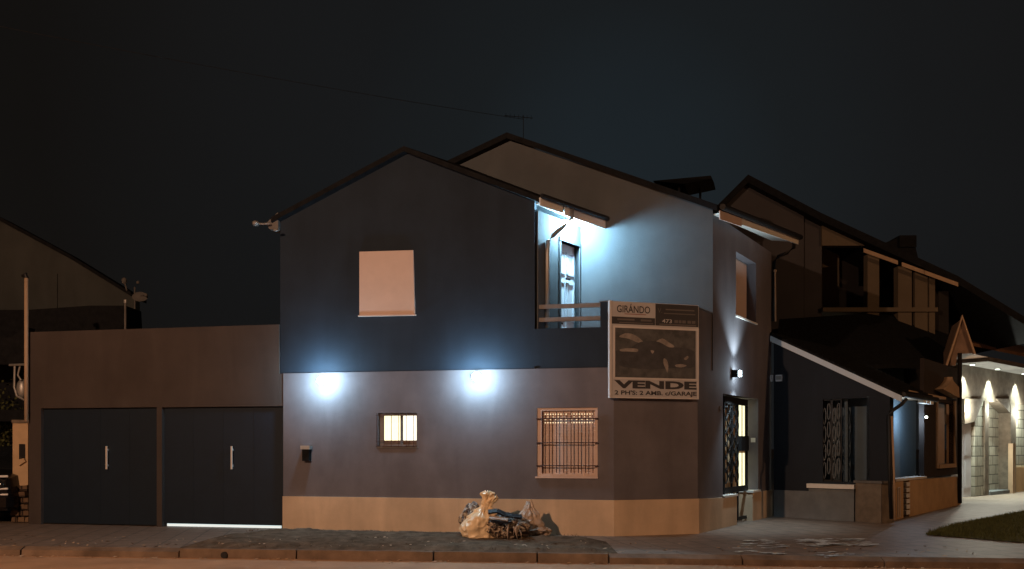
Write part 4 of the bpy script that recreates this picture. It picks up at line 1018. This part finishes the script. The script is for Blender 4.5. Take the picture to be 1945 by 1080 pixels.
bm = B(); tube(bm, [pxp(18, 693, 17.8), pxp(48, 692, 17.7)], .025, 6); tube(bm, [pxp(28, 694, 17.8), pxp(27, 735, 17.8), pxp(32, 752, 17.8), pxp(48, 760, 17.8)], .022, 6); tube(bm, [pxp(38, 694, 17.8), pxp(34, 712, 17.8), pxp(40, 722, 17.8)], .02, 6); finish('bracket', bm, M['metal'], t)
# satellite dish and bracket on the left house
t = thing('satellite_dish', 'small dim satellite dish and aerial on the corner of the left house', 'antenna', pxp(262, 566, 23))
bm = B(); n = 16; c = pxp(268, 564, 23)
ring = [[bm.verts.new(c+Vector((math.cos(a/n*6.283)*r, -.12+.5*r*r*2, math.sin(a/n*6.283)*r*.6))) for a in range(n)] for r in (.02, .12, .22)]
for i in range(2):
    for k in range(n): bm.faces.new((ring[i][k], ring[i][(k+1) % n], ring[i+1][(k+1) % n], ring[i+1][k]))
bm.faces.new(ring[0]); finish('reflector', bm, M['concrete'], t, smooth=True)
bm = B(); tube(bm, [pxp(256, 590, 23), pxp(256, 545, 23)], .02, 6); tube(bm, [pxp(256, 564, 23), pxp(276, 559, 22.8)], .02, 6); ball(bm, pxp(277, 560, 22.8), .05); ball(bm, pxp(236, 533, 23), .07, 2, (1, 1, 1.4)); tube(bm, [pxp(236, 533, 23), pxp(241, 552, 23)], .02, 6); ball(bm, pxp(262, 536, 23), .045)
finish('bracket', bm, M['concrete'], t)

# ------------------------------------------------------------------ parked car at the left edge, nose to the street
cr = thing('parked_car', 'dark car with chrome grille bars parked nose out at the left edge', 'car', (-11.45, 19.2, 0))
cy0 = 17.55; cx0 = (19-CX)/F*(cy0+.1)-.86
def ring_(y, w2, zb, zt, top_w=None):
    tw = top_w if top_w is not None else w2*.92
    return [(cx0-w2*.97, y, zb), (cx0-w2, y, zb+(zt-zb)*.35), (cx0-tw, y, zt-.06), (cx0-tw*.8, y, zt), (cx0, y, zt+.03), (cx0+tw*.8, y, zt), (cx0+tw, y, zt-.06), (cx0+w2, y, zb+(zt-zb)*.35), (cx0+w2*.97, y, zb)]
def loft(bm, rings):
    R = [[bm.verts.new(p) for p in r] for r in rings]
    for i in range(len(R)-1):
        for k in range(len(R[0])): 
            k2 = (k+1) % len(R[0]); bm.faces.new((R[i][k], R[i][k2], R[i+1][k2], R[i+1][k]))
    bm.faces.new(R[0][::-1]); bm.faces.new(R[-1])
bm = B(); loft(bm, [ring_(cy0, .74, .34, .82), ring_(cy0+.08, .84, .28, .98), ring_(cy0+.4, .88, .26, 1.06), ring_(cy0+1.1, .89, .26, 1.12), ring_(cy0+2.6, .89, .26, 1.12), ring_(cy0+4.0, .88, .28, 1.10), ring_(cy0+4.35, .80, .34, .95)])
body = finish('body', bm, M['carpaint'], cr, smooth=False)
bm = B(); loft(bm, [ring_(cy0+1.0, .80, 1.08, 1.14, .74), ring_(cy0+1.75, .80, 1.08, 1.62, .62), ring_(cy0+2.8, .80, 1.08, 1.66, .62), ring_(cy0+3.6, .80, 1.06, 1.14, .72)]); finish('cabin', bm, M['glass'], cr)
bm = B(); prism(bm, [(cx0-.86, cy0-.04, .36), (cx0+.86, cy0-.04, .36), (cx0+.86, cy0-.04, .56), (cx0-.86, cy0-.04, .56)], [(cx0-.9, cy0+.3, .34), (cx0+.9, cy0+.3, .34), (cx0+.9, cy0+.3, .58), (cx0-.9, cy0+.3, .58)]); finish('bumper', bm, M['carpaint'], cr)
for z in (.62, .74, 1.0):
    bm = B(); tube(bm, [(cx0-.84, cy0+.06, z), (cx0-.5, cy0-.045, z), (cx0+.5, cy0-.045, z), (cx0+.84, cy0+.06, z)], .022 if z < .9 else .026, 8); finish('chrome_bar', bm, M['steel'], cr)
for s in (-1, 1):
    bm = B(); ball(bm, Vector((cx0+s*.64, cy0+.03, .82)), .13, 2, (1.25, .5, .75)); finish('headlight', bm, M['glass'], cr, smooth=True)
for sx_ in (-1, 1):
    for yy in (.75, 3.5):
        bm = B(); x = cx0+sx_*.80; tube(bm, [(x-.1, cy0+yy, .31), (x+.1, cy0+yy, .31)], .31, 24); wh_ = finish('wheel', bm, M['rubber'], cr)
        bm = B(); tube(bm, [(x-.105, cy0+yy, .31), (x+.105, cy0+yy, .31)], .19, 16); finish('rim', bm, M['metal'], wh_)
bm = B(); prism(bm, [(cx0-.26, cy0-.06, .42), (cx0+.26, cy0-.06, .42), (cx0+.26, cy0-.06, .54), (cx0-.26, cy0-.06, .54)], [(cx0-.26, cy0-.045, .42), (cx0+.26, cy0-.045, .42), (cx0+.26, cy0-.045, .54), (cx0-.26, cy0-.045, .54)]); finish('number_plate', bm, M['black'], cr)

# ------------------------------------------------------------------ sodium street lamp on the camera's side of the road
sodium = mat('sodium_glass', (1, .7, .4), emit=(1, .55, .2), estr=20, bump=0)
def street_lamp(label, base, dx, dy, power, col):
    sl = thing('street_lamp', label, 'street lamp', base, 'sodium street lamps')
    bm = B(); tube(bm, [base, base+Vector((0, 0, 4)), base+Vector((0, 0, 7.6)), base+Vector((.35*dx, .35*dy, 8.1)), base+Vector((.85*dx, .85*dy, 8.35))], [.09, .07, .05, .045, .04], 10); finish('pole', bm, M['concrete'], sl, smooth=True)
    hd = base+Vector((dx, dy, 8.35)); bm = B(); ball(bm, hd+Vector((0, 0, .04)), .2, 2, (1.2, 1.4, .45)); finish('lamp_head', bm, M['metal'], sl, smooth=True)
    bm = B(); ball(bm, hd-Vector((0, 0, .06)), .14, 2, (1, 1.2, .5)); finish('bulb', bm, sodium, sl)
    light('lamp_light', hd-Vector((0, 0, .22)), power, col, .12, sl)
street_lamp('tall steel street lamp with orange sodium head across the road', Vector((-9.6, -2.2, -.14)), .6, 1.6, 6900, (1, .57, .34))
street_lamp('second tall sodium street lamp, on the side street beyond the lawn', Vector((19.5, 11.5, 0)), -1.6, .3, 1150, (1, .52, .25))
